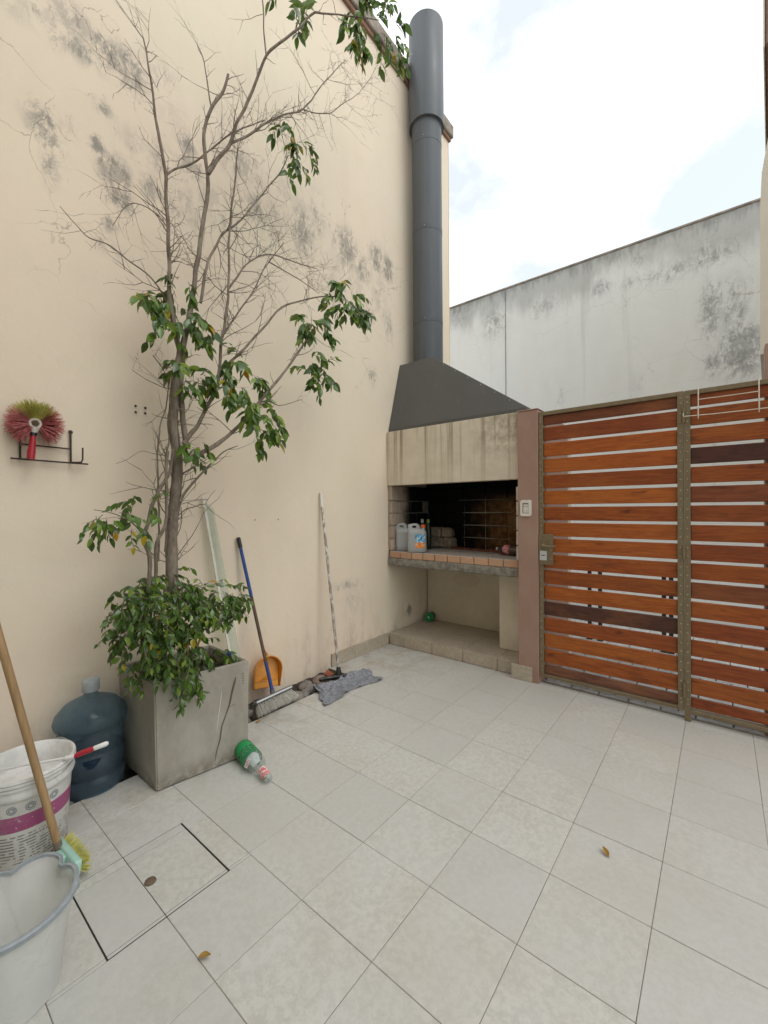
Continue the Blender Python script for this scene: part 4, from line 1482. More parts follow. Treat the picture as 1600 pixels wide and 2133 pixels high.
# leaves
GREENS = [(.035, .085, .020), (.045, .105, .024), (.028, .068, .020), (.060, .130, .026), (.040, .090, .030), (.085, .150, .028), (.03, .075, .026)]
GREENS += [(.11, .19, .035), (.05, .115, .03)]
YELLOWS = [(.50, .27, .012), (.42, .33, .02)]
leaf_me = []
for k in range(14):
    g_ = leaf_geo(1.0, tr_rnd.uniform(.40, .52), tr_rnd.uniform(.05, .35), tr_rnd.uniform(.15, .55), 5)
    me = mesh_of('leaf', g_[0], g_[1], 'leaf', True)
    gt = tuple(x * f for x, f in zip(GREENS[k % 9], (2.1, 1.75, 1.0)))
    set_tint(me, gt)
    leaf_me.append((g_, me, gt))
yel_me = []
for k in range(3):
    g_ = leaf_geo(1.0, .5, .2, .3, 5)
    me = mesh_of('leaf', g_[0], g_[1], 'leaf', True)
    set_tint(me, YELLOWS[k % 2])
    yel_me.append((g_, me, YELLOWS[k % 2]))

allleaves = []
petioles = []
for ci, (cx, cy, cz, rx, ry, rz, cnt, ye) in enumerate(CLUSTERS):
    bush = ci >= 23
    c0 = Vector((cx, cy, cz))
    # sprigs: leaves sit in rows along drooping shoots
    cnt = int(cnt * ((2.3 if ci in (0, 1, 2, 3, 4, 11, 12, 13) else 1.35) if not bush else 2.8))
    nsp = max(2, cnt // 6)
    for s_ in range(nsp):
        while True:
            u_ = Vector((tr_rnd.uniform(-1, 1), tr_rnd.uniform(-1, 1), tr_rnd.uniform(-1, 1)))
            if u_.length < 1:
                break
        p = c0 + Vector((u_.x * rx, u_.y * ry, u_.z * rz)) * .74 + Vector((0, 0, rz * .25))
        out_ = Vector((u_.x * .8 + .25, u_.y, u_.z * .5 + .1)).normalized()
        d = (out_ * .7 + rvec() * .35 + Vector((0, 0, -.25))).normalized()
        pts = [p.copy()]
        k_n = cnt // nsp
        for q in range(k_n):
            d = (d + Vector((0, 0, -.22)) + rvec() * .15).normalized()
            p = p + d * tr_rnd.uniform(.012, .022)
            if p.x < .03:
                p.x = .03
            pts.append(p.copy())
            side = d.cross(Vector((0, 0, 1)))
            side = side.normalized() if side.length > .05 else Vector((1, 0, 0))
            ax = (d * .55 + side * (1 if q % 2 else -1) * tr_rnd.uniform(.3, .9) + Vector((0, 0, -.45)) + rvec() * .18).normalized()
            L = tr_rnd.uniform(.052, .088) * (1.12 if ci < 4 else (.72 if 20 <= ci < 23 else 1.0)) if not bush else tr_rnd.uniform(.028, .055)
            nrm = (Vector((.45, -.2, .8)) + rvec() * (.45 if not bush else .7))
            yv = nrm.cross(ax).normalized()
            zv = ax.cross(yv).normalized()
            Mx = Matrix((ax, yv, zv)).transposed().to_4x4()
            Mx.translation = p
            allleaves.append((Mx, L, tr_rnd.random() < ye * .7, bush))
        if len(pts) > 1:
            petioles.append(tube(pts, .0016, 4, False))
tag(obj('leaf_shoots', join(*petioles), 'twig_bark', tree), kind='stuff')
idx = [i for i, l in enumerate(allleaves) if not l[3]]
tr_rnd.shuffle(idx)
bidx = [i for i, l in enumerate(allleaves) if l[3]]
bidx.sort(key=lambda i: -allleaves[i][0].translation.x)
single = set(idx[:210] + bidx[:88])
FV, FF, FT = [], [], []
for i, (Mx, L, yel, bush) in enumerate(allleaves):
    g_, me, tint_ = (yel_me if yel else leaf_me)[tr_rnd.randrange(3 if yel else 14)]
    if i in single:
        e = Mx.to_euler()
        place('leaf', me, Mx.translation, tree, e, (L, L, L))
    else:
        o_ = len(FV)
        M4 = Mx @ Matrix.Scale(L, 4)
        FV += [M4 @ Vector(v_) for v_ in g_[0]]
        FF += [[q + o_ for q in f_] for f_ in g_[1]]
        FT += [tint_] * len(g_[0])
fo = obj('foliage', (FV, FF), 'leaf', tree, True)
at = fo.data.color_attributes.new('tint', 'FLOAT_COLOR', 'POINT')
at.data.foreach_set('color', np.array([list(c_) + [1.0] for c_ in FT], np.float32).ravel())
tag(fo, kind='stuff')
bag = obj('blue_wrapper', xform(rough_brick(.05, .03, .03, 3, .012, .006), Matrix.Translation((.42, -2.08, .545)) @ Matrix.Rotation(.6, 4, 'Z')), 'blue_bag')
tag(bag, 'crumpled small blue wrapper lying on the planter soil', 'wrapper')

# ================================================================== water jug
JX, JY, JZ = .172, -2.715, -.035
jg = thing('water_jug', 'large blue water cooler bottle standing between pail and planter', 'water jug', (JX, JY, JZ))
prof = [(.0, .004), (.10, .0), (.138, .012), (.146, .04), (.147, .10), (.138, .113), (.138, .119), (.147, .132), (.149, .215), (.139, .228), (.139, .234), (.149, .248), (.146, .318), (.132, .338), (.134, .346), (.158, .360), (.163, .382), (.154, .415), (.120, .455), (.066, .482), (.034, .494), (.029, .512), (.029, .552)]
g_ = lathe(prof, 56, (JX, JY, JZ))
V = []
for v_ in g_[0]:
    a = math.atan2(v_.y - JY, v_.x - JX)
    h = v_.z - JZ
    k = 1 - .10 * math.exp(-((a + .2) / .5) ** 2) * math.exp(-((h - .27) / .06) ** 2) + .03 * mnoise.noise(Vector((a * 1.5, h * 7, 3))) * (1 if h < .46 else .2)
    V.append((JX + (v_.x - JX) * k, JY + (v_.y - JY) * k, v_.z))
obj('bottle', (V, g_[1]), 'jug_blue', jg, True)
obj('cap', lathe([(.037, .518), (.039, .522), (.040, .570), (.036, .578), (.0, .579)], 32, (JX, JY, JZ)), 'cap_grey', jg, True)
wp = [(.0, .010)] + [(r_ * .965, h) for r_, h in prof[2:10] if h < .225] + [(.140, .218), (.0, .2185)]
obj('water', lathe(wp, 48, (JX, JY, JZ)), 'jug_water', jg, True)

# ================================================================== paint pail with brush
BX, BY = .470, -3.033
pb = thing('paint_pail', 'white paint pail with a purple printed band at the left edge', 'pail', (BX, BY, 0))
RT, RB, BH = .158, .132, .375
rr = lambda z: RB + (RT - RB) * z / BH
obj('pail_body', lathe([(.0, .004), (RB - .004, .002), (RB, .008), (rr(.29), .29)], 64, (BX, BY, 0)), 'pail_print', pb, True)
obj('pail_rim', lathe([(rr(.29) + .0003, .2905), (rr(.30) + .006, .297), (rr(.32) + .010, .312), (rr(.33) + .004, .326), (rr(.335) + .003, .335), (rr(.34) + .010, .339), (rr(.345) + .010, .347), (rr(.35) + .004, .350),
                       (rr(.355) + .011, .354), (rr(.36) + .011, .361), (rr(.365) + .004, .364), (RT + .010, .369), (RT + .008, .377), (RT, .378), (RT - .004, .374),
                       (rr(.30) - .004, .30), (RB, .045), (.0, .040)], 64, (BX, BY, 0)), 'pail_white', pb, True)
for k, (ang, z) in enumerate(((-54, .262), (-28, .262), (-6, .262), (24, .262))):
    a = math.radians(ang)
    r_ = rr(z) + .0012
    V, F = [], []
    for (ri, ro) in ((.013, .0165), (.006, .0105)):
        o_ = len(V)
        for i in range(24):
            t_ = 2 * math.pi * i / 24
            for q in (ri, ro):
                da, dz = q * math.cos(t_) / r_, q * math.sin(t_)
                V.append((BX + (rr(z + dz) + .0012) * math.cos(a + da), BY + (rr(z + dz) + .0012) * math.sin(a + da), z + dz))
        for i in range(24):
            j = (i + 1) % 24
            F.append([o_ + 2 * i, o_ + 2 * j, o_ + 2 * j + 1, o_ + 2 * i + 1])
    obj('printed_seal', (V, F), 'print_grey', pb)
# wire bail folded over the opening
V = []
for k in range(25):
    a = math.pi * k / 24
    V.append((BX + .165 * math.cos(a + .55), BY + .165 * math.sin(a + .55), .372 - .03 * abs(math.cos(a)) + .012 * math.sin(a)))
obj('bail_handle', tube(V, .0025, 8), 'steel_bright', pb, True)
# small brush lying over the pail
br_ = thing('paint_brush', 'thin paint brush with worn red handle resting across the pail rim', 'brush', (.60, -2.93, .38))
p0, p1 = Vector((.44, -3.21, .383)), Vector((.615, -2.915, .389))
dr = (p1 - p0).normalized()
obj('shank', tube([p0, p0.lerp(p1, .5) + Vector((0, 0, .004)), p1], [.0035, .004, .0055], 10), 'pail_white', br_, True)
obj('ferrule', tube([p1 - dr * .02, p1 + dr * .012], [.010, .010], 12), 'pail_white', br_, True)
hu = (dr + Vector((0, 0, .22))).normalized()
obj('handle', tube([p1 + dr * .010, p1 + hu * .035, p1 + hu * .065, p1 + hu * .085], [.008, .0115, .011, .0095], 12), 'red_handle', br_, True)
obj('handle_end', tube([p1 + hu * .0855, p1 + hu * .13, p1 + hu * .138], [.0097, .0105, .006], 12), 'pail_white', br_, True)

# ================================================================== mint scrub brush on a wooden pole
sb = thing('scrub_brush', 'mint green floor brush on a wooden pole leaning beside the pail', 'brush', (.70, -2.98, 0))
e0, e1 = Vector((.687, -2.978, .085)), Vector((.652, -3.185, 1.20))
obj('pole', tube([e0, e0.lerp(e1, .33), e0.lerp(e1, .66), e1], .0138, 16), 'wood_handle', sb, True)
de = (e1 - e0).normalized()
obj('grip_sleeve', tube([e0 - de * .004, e0 + de * .030], [.0144, .0144], 16), 'handle_grip', sb, True)
MB = Matrix.Translation((.735, -2.962, .062)) @ Matrix.Rotation(math.radians(4), 4, 'Z') @ Matrix.Rotation(math.radians(-8), 4, 'X')
obj('block', xform(join(box(-.105, .105, -.014, .014, -.030, .030, .008, 2), box(-.03, .03, -.036, -.012, -.020, .024, .008, 2)), MB), 'mint_plastic', sb, True)
bri = []
for k in range(420):
    u, w = tr_rnd.uniform(-.09, .09), tr_rnd.uniform(-.024, .024)
    a = Vector((u, .014, w))
    b_ = Vector((u * 1.15 + tr_rnd.gauss(0, .005), .014 + tr_rnd.uniform(.024, .036), w * 1.5 + tr_rnd.gauss(0, .006)))
    bri.append(tube([a, (a + b_) / 2 + Vector((0, 0, tr_rnd.gauss(0, .002))), b_], [.0014, .0013, .0010], 3, False))
tag(obj('bristles', xform(join(*bri), MB), 'bristle_yellow', sb), kind='stuff')

# ================================================================== frosted bucket
KX, KY = 1.120, -3.195
kb = thing('bucket', 'translucent white bucket with grey pouring rim in the lower left corner', 'bucket', (KX, KY, 0))


def rim_r(a):
    # round with a pouring lip between two notches
    d = (a - math.radians(138) + math.pi) % (2 * math.pi) - math.pi
    return .158 + .020 * math.exp(-(d / .30) ** 2) - .020 * math.exp(-((abs(d) - .52) / .13) ** 2)


def bucket_ring(f_, z, grow_=0.0):
    out = []
    for i in range(72):
        a = 2 * math.pi * i / 72
        r_ = (.118 + (.152 - .118) * f_) * (1 - f_ ** 6) + rim_r(a) * f_ ** 6 + grow_
        out.append(Vector((KX + r_ * math.cos(a), KY + r_ * math.sin(a), z)))
    return out


def loft(rings, close0=False, close1=False):
    n_ = len(rings[0])
    V = [p for r_ in rings for p in r_]
    F = [[k * n_ + i, k * n_ + (i + 1) % n_, (k + 1) * n_ + (i + 1) % n_, (k + 1) * n_ + i] for k in range(len(rings) - 1) for i in range(n_)]
    if close0: F.append(list(range(n_))[::-1])
    if close1: F.append([(len(rings) - 1) * n_ + i for i in range(n_)])
    return V, F


KH = .275
rings = [bucket_ring(f_, .004 + f_ * (KH - .004)) for f_ in (0, .1, .3, .5, .7, .85, .95, 1)]
rings += [bucket_ring(f_, .008 + f_ * (KH - .008), -.0028) for f_ in (1, .95, .85, .7, .5, .3, .1, 0)]
obj('bucket_body', loft(rings, True, True), 'bucket_frosted', kb, True)
obj('rim', loft([bucket_ring(1, KH - .012, .001), bucket_ring(1, KH - .012, .008), bucket_ring(1, KH + .002, .009), bucket_ring(1, KH + .006, .004), bucket_ring(1, KH + .005, -.004), bucket_ring(1, KH - .004, -.0045)]), 'bucket_rim', kb, True)
obj('handle_lug', box(KX + .02, KX + .045, KY + .148, KY + .162, KH - .045, KH - .014, .004), 'bucket_rim', kb)

# ================================================================== green-based soda bottle on the floor
sd_b = thing('soda_bottle', 'clear crushed bottle with green lattice base lying on the floor', 'bottle', (.75, -2.12, 0))
q0 = Vector((.600, -2.100, .052))
ax = (Vector((.925, -2.150, .026)) - q0).normalized()
qm = ax.to_track_quat('Z', 'Y').to_matrix()


def on_axis(prof, n_=40, wob=0.0, a0=0, a1=2 * math.pi):
    V, F = [], []
    full_ = abs(a1 - a0 - 2 * math.pi) < 1e-4
    m_ = n_ if full_ else n_ + 1
    for r_, h in prof:
        for i in range(m_):
            a = a0 + (a1 - a0) * i / n_
            k = 1 + wob * mnoise.noise(Vector((math.cos(a) * 2, math.sin(a) * 2, h * 30)))
            V.append(q0 + qm @ Vector((r_ * k * math.cos(a), r_ * k * math.sin(a), h)))
    for k in range(len(prof) - 1):
        for i in range(n_):
            j = (i + 1) % m_ if full_ else i + 1
            F.append([k * m_ + i, k * m_ + j, (k + 1) * m_ + j, (k + 1) * m_ + i])
    return V, F


obj('bottle_shell', on_axis([(.0, .012), (.046, .012), (.050, .02), (.050, .15), (.049, .16), (.045, .185), (.034, .215), (.026, .235), (.0235, .25), (.024, .275), (.023, .30), (.021, .318), (.012, .324), (0, .324)], 40, .10), 'clear_plastic', sd_b, True)
cup = obj('green_base', on_axis([(.0, -.002), (.044, -.002), (.0515, .006), (.0525, .062), (.0515, .064)], 44), 'green_plastic', sd_b, True)
for h in (.085, .108, .128):
    obj('green_hoop', on_axis([(.0515, h - .005), (.053, h - .0045), (.053, h + .0045), (.0515, h + .005)], 44), 'green_plastic', sd_b, True)
for k in range(12):
    a = 2 * math.pi * k / 12 + .1
    obj('green_bar', on_axis([(.0518, .062), (.0532, .062), (.0532, .132), (.0518, .132)], 2, 0, a - .075, a + .075), 'green_plastic', sd_b)
vw_ = qm.transposed() @ (Vector((2.74, -3.444, 1.42)) - (q0 + ax * .16))
FA = math.atan2(vw_.y, vw_.x)                      # angle of the side turned to the yard
dn_ = qm.transposed() @ Vector((.2, -.6, -.6))
sgn = 1 if math.sin(math.atan2(dn_.y, dn_.x) - FA) > 0 else -1
obj('silver_lining', on_axis([(.047, .132), (.046, .16), (.043, .178), (.030, .205)], 20, .12, FA - .9, FA + .6), 'plastic_grey_pale', sd_b, True)
obj('neck_wrap', on_axis([(.0262, .240), (.0255, .255), (.0262, .28), (.0255, .312)], 20, .10, FA - 1.2, FA + 1.2), 'pink_label', sd_b, True)
# price sticker with its number
ang = FA + sgn * .55
st_c = q0 + qm @ Vector((.0500 * math.cos(ang), .0500 * math.sin(ang), .166))
nrm = (qm @ Vector((math.cos(ang), math.sin(ang), .35))).normalized()
tang = (qm @ Vector((-math.sin(ang), math.cos(ang), 0))).normalized()
bit = nrm.cross(tang).normalized()


def text_geo(body, size):
    cu = bpy.data.curves.new('text', 'FONT')
    cu.body = body
    cu.size = size
    cu.align_x = 'CENTER'
    cu.align_y = 'CENTER'
    cu.extrude = .0003
    o = bpy.data.objects.new('text', cu)
    COL.objects.link(o)
    dg = bpy.context.evaluated_depsgraph_get()
    me = o.evaluated_get(dg).to_mesh()
    V = [v_.co.copy() for v_ in me.vertices]
    F = [list(p.vertices) for p in me.polygons]
    o.evaluated_get(dg).to_mesh_clear()
    bpy.data.objects.remove(o)
    return V, F


ST = Matrix((tang, bit, nrm)).transposed().to_4x4()
ST.translation = st_c + nrm * .0035
so = obj('price_sticker', xform(box(-.024, .024, -.0105, .0105, 0, .0006), ST), 'sticker_white', sd_b)
obj('price_number', xform(text_geo('1250', .020), ST @ Matrix.Translation((0, 0, .0011))), 'red_print', so)

# ================================================================== green bottle end under the barbecue
gb = thing('green_bottle', 'green bottle end lying in the back corner under the barbecue', 'bottle', (.105, .66, .112))
q0 = Vector((.105, .615, .112 + .050))
ax = Vector((-.12, 1, .0)).normalized()
qm = ax.to_track_quat('Z', 'Y').to_matrix()
obj('base_cup', on_axis([(.0, .010), (.018, .010), (.022, .0), (.042, -.002), (.0485, .008), (.0495, .05), (.047, .052)], 40), 'green_plastic', gb, True)
obj('bottle_body', on_axis([(.045, .05), (.046, .10), (.040, .115), (.0, .118)], 32), 'bottle_dark', gb, True)
obj('centre_dimple', on_axis([(.0, .006), (.010, .007), (.014, .0095)], 20), 'plastic_grey_pale', gb, True)

# ================================================================== mop
mp_ = thing('mop', 'paint flecked white pole mop standing on a grey rag against the wall', 'mop', (.20, -.94, 0))
m0, m1 = Vector((.215, -.945, .045)), Vector((.020, -.951, 1.562))
obj('pole', tube([m0, m0.lerp(m1, .25), m0.lerp(m1, .5), m0.lerp(m1, .75), m1], .0118, 14), 'mop_pole', mp_, True)
obj('pole_cap', tube([m1 - (m1 - m0).normalized() * .02, m1 + (m1 - m0).normalized() * .004], [.0128, .0118], 14), 'plastic_white', mp_, True)
obj('socket', tube([(.222, -.955, .022), (.221, -.951, .05), (.214, -.946, .085)], [.028, .024, .016], 12), 'black_plastic', mp_, True)
obj('squeegee_bar', xform(box(-.15, .15, -.016, .016, 0, .026, .006), Matrix.Translation((.235, -.985, .005)) @ Matrix.Rotation(math.radians(62), 4, 'Z')), 'black_plastic', mp_)
# rag: a ruffled sheet
corners = [Vector((.232, -1.245)), Vector((.525, -1.385)), Vector((.545, -.752)), Vector((.300, -.735))]
V, F = [], []
NU, NV = 64, 40
for i in range(NU + 1):
    for j in range(NV + 1):
        u, w = i / NU, j / NV
        p = corners[0].lerp(corners[3], u).lerp(corners[1].lerp(corners[2], u), w)
        ew = .030 * mnoise.noise(Vector((u * 5, w * 5, 2)))
        pinch = .055 * math.exp(-((u - .5) / .25) ** 2) * (w - .15)
        p += Vector((ew - pinch, .05 * mnoise.noise(Vector((u * 4, w * 4, 9)))))
        bar = math.exp(-((w - .22) / .16) ** 2)
        z = .006 + .030 * bar * (1 if .08 < u < .92 else .3) + .045 * max(0, mnoise.noise(Vector((p.x * 15 + p.y * 6, p.y * 13, 4)))) * (1 - .3 * w) + .009 * max(0, mnoise.noise(Vector((p.x * 45, p.y * 40, 1))))
        z += .012 * max(0, math.sin((u * 9 + w * 5) + 2 * mnoise.noise(Vector((u * 3, w * 3, 7))))) * (.3 + bar)
        V.append((p.x, p.y, z))
for i in range(NU):
    for j in range(NV):
        if (.34 < i / NU < .62 and j / NV < .20):
            continue
        k = i * (NV + 1) + j
        F.append([k, k + NV + 1, k + NV + 2, k + 1])
rag = obj('floor_rag', (V, F), 'rag_cloth', None, True)
sol = rag.modifiers.new('thickness', 'SOLIDIFY')
sol.thickness = .003
sol.offset = 1
tag(rag, 'grey melange floor rag crumpled around the foot of the mop', 'rag')

# ================================================================== broom and dustpan
bm_ = thing('broom', 'broom with blue and brown pole and pale bristles leaning on the wall', 'broom', (.235, -1.63, 0))
b0, b1 = Vector((.232, -1.628, .115)), Vector((.022, -1.756, 1.222))
db = (b1 - b0).normalized()
Lb = (b1 - b0).length
obj('pole_blue_lower', tube([b0, b0 + db * .22], .0125, 14), 'blue_tube', bm_, True)
obj('pole_brown', tube([b0 + db * .2205, b0 + db * .45, b0 + db * .70], .0117, 14), 'brown_tube', bm_, True)
obj('pole_blue_upper', tube([b0 + db * .7005, b0 + db * .9, b0 + db * (Lb - .075)], .0122, 14), 'blue_tube', bm_, True)
obj('pole_grip', tube([b0 + db * (Lb - .076), b0 + db * (Lb - .004), b0 + db * Lb], [.0145, .0145, .012], 14), 'black_plastic', bm_, True)
h0, h1 = Vector((.252, -1.79, .085)), Vector((.232, -1.465, .085))
dh = (h1 - h0).normalized()
MH = Matrix((dh, Vector((0, 0, 1)).cross(dh), Vector((0, 0, 1)))).transposed().to_4x4()
MH.translation = (h0 + h1) / 2
tilt = MH @ Matrix.Rotation(math.radians(-48), 4, 'X')
obj('block', xform(box(-.165, .165, -.028, .028, -.012, .016, .011, 3), tilt), 'broom_block', bm_, True)
obj('block_trim', xform(join(box(-.158, .158, -.031, -.0285, -.008, .004, .001), box(-.158, .158, -.0045, .0045, .0165, .020, .001)), tilt), 'plastic_grey_pale', bm_)
obj('socket', tube([b0 - db * .035, b0 + db * .02], [.020, .016], 12), 'broom_block', bm_, True)
bri = []
for k in range(16):
    for w in (-1.5, -.5, .5, 1.5):
        for q in range(9):
            u = -.155 + .31 * (k + .5) / 16 + tr_rnd.gauss(0, .0013)
            a = Vector((u, w * .011, -.011))
            b_ = Vector((u * 1.12 + (k % 3 - 1) * .004 + tr_rnd.gauss(0, .0028), w * .016 - .006 + tr_rnd.gauss(0, .004), -.080 - tr_rnd.uniform(0, .014)))
            bri.append(tube([a, (a + b_) / 2 + Vector((tr_rnd.gauss(0, .002), tr_rnd.gauss(0, .002), 0)), b_], [.0012, .0012, .0010], 3, False))
tag(obj('bristles', xform(join(*bri), tilt), 'bristle_pale', bm_), kind='stuff')

dp = thing('dustpan', 'orange plastic dustpan hung behind the blue broom pole', 'dustpan', (.12, -1.53, .09))
# pan hangs upright: lip down, back up
PW, PHt, PD = .098, .225, .062
MP = Matrix.Translation((.105, -1.590, .098)) @ Matrix.Rotation(math.radians(-8), 4, 'X') @ Matrix.Rotation(math.radians(-10), 4, 'Y') @ Matrix.Rotation(math.radians(-14), 4, 'Z')


def pan_outline(k, n_=28, shrink=0.0):
    out = []
    for i in range(n_ + 1):
        t_ = i / n_
        if t_ < .25:
            y, z = -PW * (1.0), t_ / .25 * .13
        elif t_ > .75:
            y, z = PW, (1 - t_) / .25 * .13
        else:
            a = math.pi * (1 - (t_ - .25) / .5)
            y, z = PW * math.cos(a), .13 + .095 * math.sin(a)
        out.append((y * (1 - shrink), z * (1 - shrink * .6)))
    return out


o1, o2 = pan_outline(0), pan_outline(0, 28, .05)
n_ = len(o1)
dep = [PD * (.25 + .75 * min(1, z / .13)) for (_, z) in o1]
V = [(0, y, z) for y, z in o2] + [(d_, y, z) for (y, z), d_ in zip(o1, dep)] + [(d_ + .001, y * 1.06, z * 1.03) for (y, z), d_ in zip(o1, dep)] + [(0, 0, .10)]
F = [[i, i + 1, n_ + i + 1, n_ + i] for i in range(n_ - 1)] + [[n_ + i, n_ + i + 1, 2 * n_ + i + 1, 2 * n_ + i] for i in range(n_ - 1)] + [[3 * n_, i + 1, i] for i in range(n_ - 1)] + [[3 * n_, 0, n_ - 1]]
pan = obj('pan', xform((V, F), MP), 'orange_pan', dp, True)
so_ = pan.modifiers.new('thickness', 'SOLIDIFY')
so_.thickness = .0025
obj('lip_ramp', xform(join(box(.001, .010, -.090, .090, .002, .055, .002), box(.010, .016, -.088, .088, .050, .056, .001)), MP), 'orange_pan', dp)
tp = MP @ Vector((.03, 0, .226))
obj('handle', tube([tp - Vector((0, 0, .02)), tp.lerp(Vector((.150, -1.655, .42)), .35), tp.lerp(Vector((.150, -1.655, .42)), .7), Vector((.150, -1.655, .42))], [.014, .011, .009, .007], 10), 'orange_pan', dp, True)

# ================================================================== glass sheet with white profile behind the planter
gs = thing('glass_panel', 'narrow glass strip with white edge profile leaning behind the planter', 'glass panel', (.12, -1.9, 0))
a0, a1 = Vector((.150, -1.835, -.02)), Vector((.020, -2.022, 1.51))
dd = (a1 - a0)
wv = Vector((-.01, .085, 0))
th = Vector((.004, 0, 0))
q_ = [a0, a0 + wv, a1 + wv - Vector((0, 0, .08)), a1 - Vector((0, 0, .02))]
obj('pane', ([*q_, *[p + th for p in q_]], [[3, 2, 1, 0], [4, 5, 6, 7], [0, 1, 5, 4], [1, 2, 6, 5], [2, 3, 7, 6], [3, 0, 4, 7]]), 'clear_glass', gs)
q_ = [a0 - wv * .10, a0 + wv * .10, a1 + wv * .10, a1 - wv * .10]
q_ = [p + Vector((.0045, 0, 0)) for p in q_]
th = Vector((.010, 0, 0))
obj('edge_profile', ([*q_, *[p + th for p in q_]], [[3, 2, 1, 0], [4, 5, 6, 7], [0, 1, 5, 4], [1, 2, 6, 5], [2, 3, 7, 6], [3, 0, 4, 7]]), 'plastic_white', gs)

# ================================================================== iron rack and round brush on the wall
rk = thing('wall_rack', 'small black iron rod rack screwed to the cream wall', 'rack', (.03, -2.84, 1.68))
rd = .0042
obj('bottom_rod', tube([(.022, -2.995, 1.684), (.022, -2.83, 1.681), (.022, -2.672, 1.679)], rd, 8), 'black_iron', rk, True)
obj('upright', tube([(.014, -2.957, 1.684), (.014, -2.957, 1.81)], rd * 1.15, 8), 'black_iron', rk, True)
obj('upright', tube([(.014, -2.748, 1.680), (.014, -2.748, 1.84)], rd * 1.15, 8), 'black_iron', rk, True)
obj('cross_rod', tube([(.015, -2.957, 1.760), (.015, -2.748, 1.755)], rd * .9, 8), 'black_iron', rk, True)
obj('hook', tube([(.024, -2.748, 1.683), (.045, -2.73, 1.682), (.058, -2.712, 1.684), (.060, -2.707, 1.70), (.060, -2.706, 1.762)], rd, 8), 'black_iron', rk, True)
obj('screw_eye', lathe([(.010, 0), (.011, .003), (.006, .005), (0, .005)], 14, (.012, -2.748, 1.846), (1, 0, 0)), 'black_iron', rk, True)
wb = thing('round_brush', 'round wall brush with red and yellow bristles and red handle on the iron rack', 'brush', (.05, -2.91, 1.69))
hc = Vector((.062, -2.906, 1.862))
R0 = .022
pts = []
for k in range(33):
    a = math.radians(-62 + (360 - 56) * k / 32)
    pts.append(hc + Vector((0, R0 * math.cos(a), R0 * math.sin(a))))
obj('ring_core', tube(pts, .007, 10), 'brush_core', wb, True)
sets = {'bristle_yellow': [], 'bristle_pink': [], 'bristle_red': []}
for k in range(2600):
    a = math.radians(tr_rnd.uniform(-58, 238))
    deg = math.degrees(a)
    e = Vector((0, math.cos(a), math.sin(a)))
    f_ = (e + Vector((tr_rnd.uniform(-.75, .75), 0, 0)) + rvec() * .14).normalized()
    L = tr_rnd.uniform(.062, .106)
    p = hc + e * R0
    yel = 46 + tr_rnd.gauss(0, 7) < deg < 140 + tr_rnd.gauss(0, 7)
    key = 'bristle_yellow' if yel else ('bristle_pink' if tr_rnd.random() < .62 else 'bristle_red')
    if key == 'bristle_red':
        L *= .72
    q = p + f_ * L + Vector((0, 0, -.004))
    if q.x < .010: q.x = .010
    sets[key].append(tube([p, p.lerp(q, .55) + rvec() * .0015, q], [.0012, .0011, .0008], 3, False))
for key, gl_ in sets.items():
    tag(obj('bristles', join(*gl_), key, wb), kind='stuff')
obj('neck', tube([hc + Vector((.004, 0, -.020)), hc + Vector((.004, -.008, -.05))], [.020, .012], 12), 'brush_core', wb, True)
obj('collar', tube([hc + Vector((.006, -.009, -.048)), hc + Vector((.006, -.010, -.062))], [.0145, .0145], 14), 'black_plastic', wb, True)
obj('handle', tube([hc + Vector((.006, -.010, -.060)), hc + Vector((.006, -.013, -.10)), hc + Vector((.006, -.018, -.145)), hc + Vector((.006, -.021, -.180))], [.011, .0135, .0175, .0165], 14), 'red_handle', wb, True)

# ================================================================== things on the barbecue shelf
SH = .9785


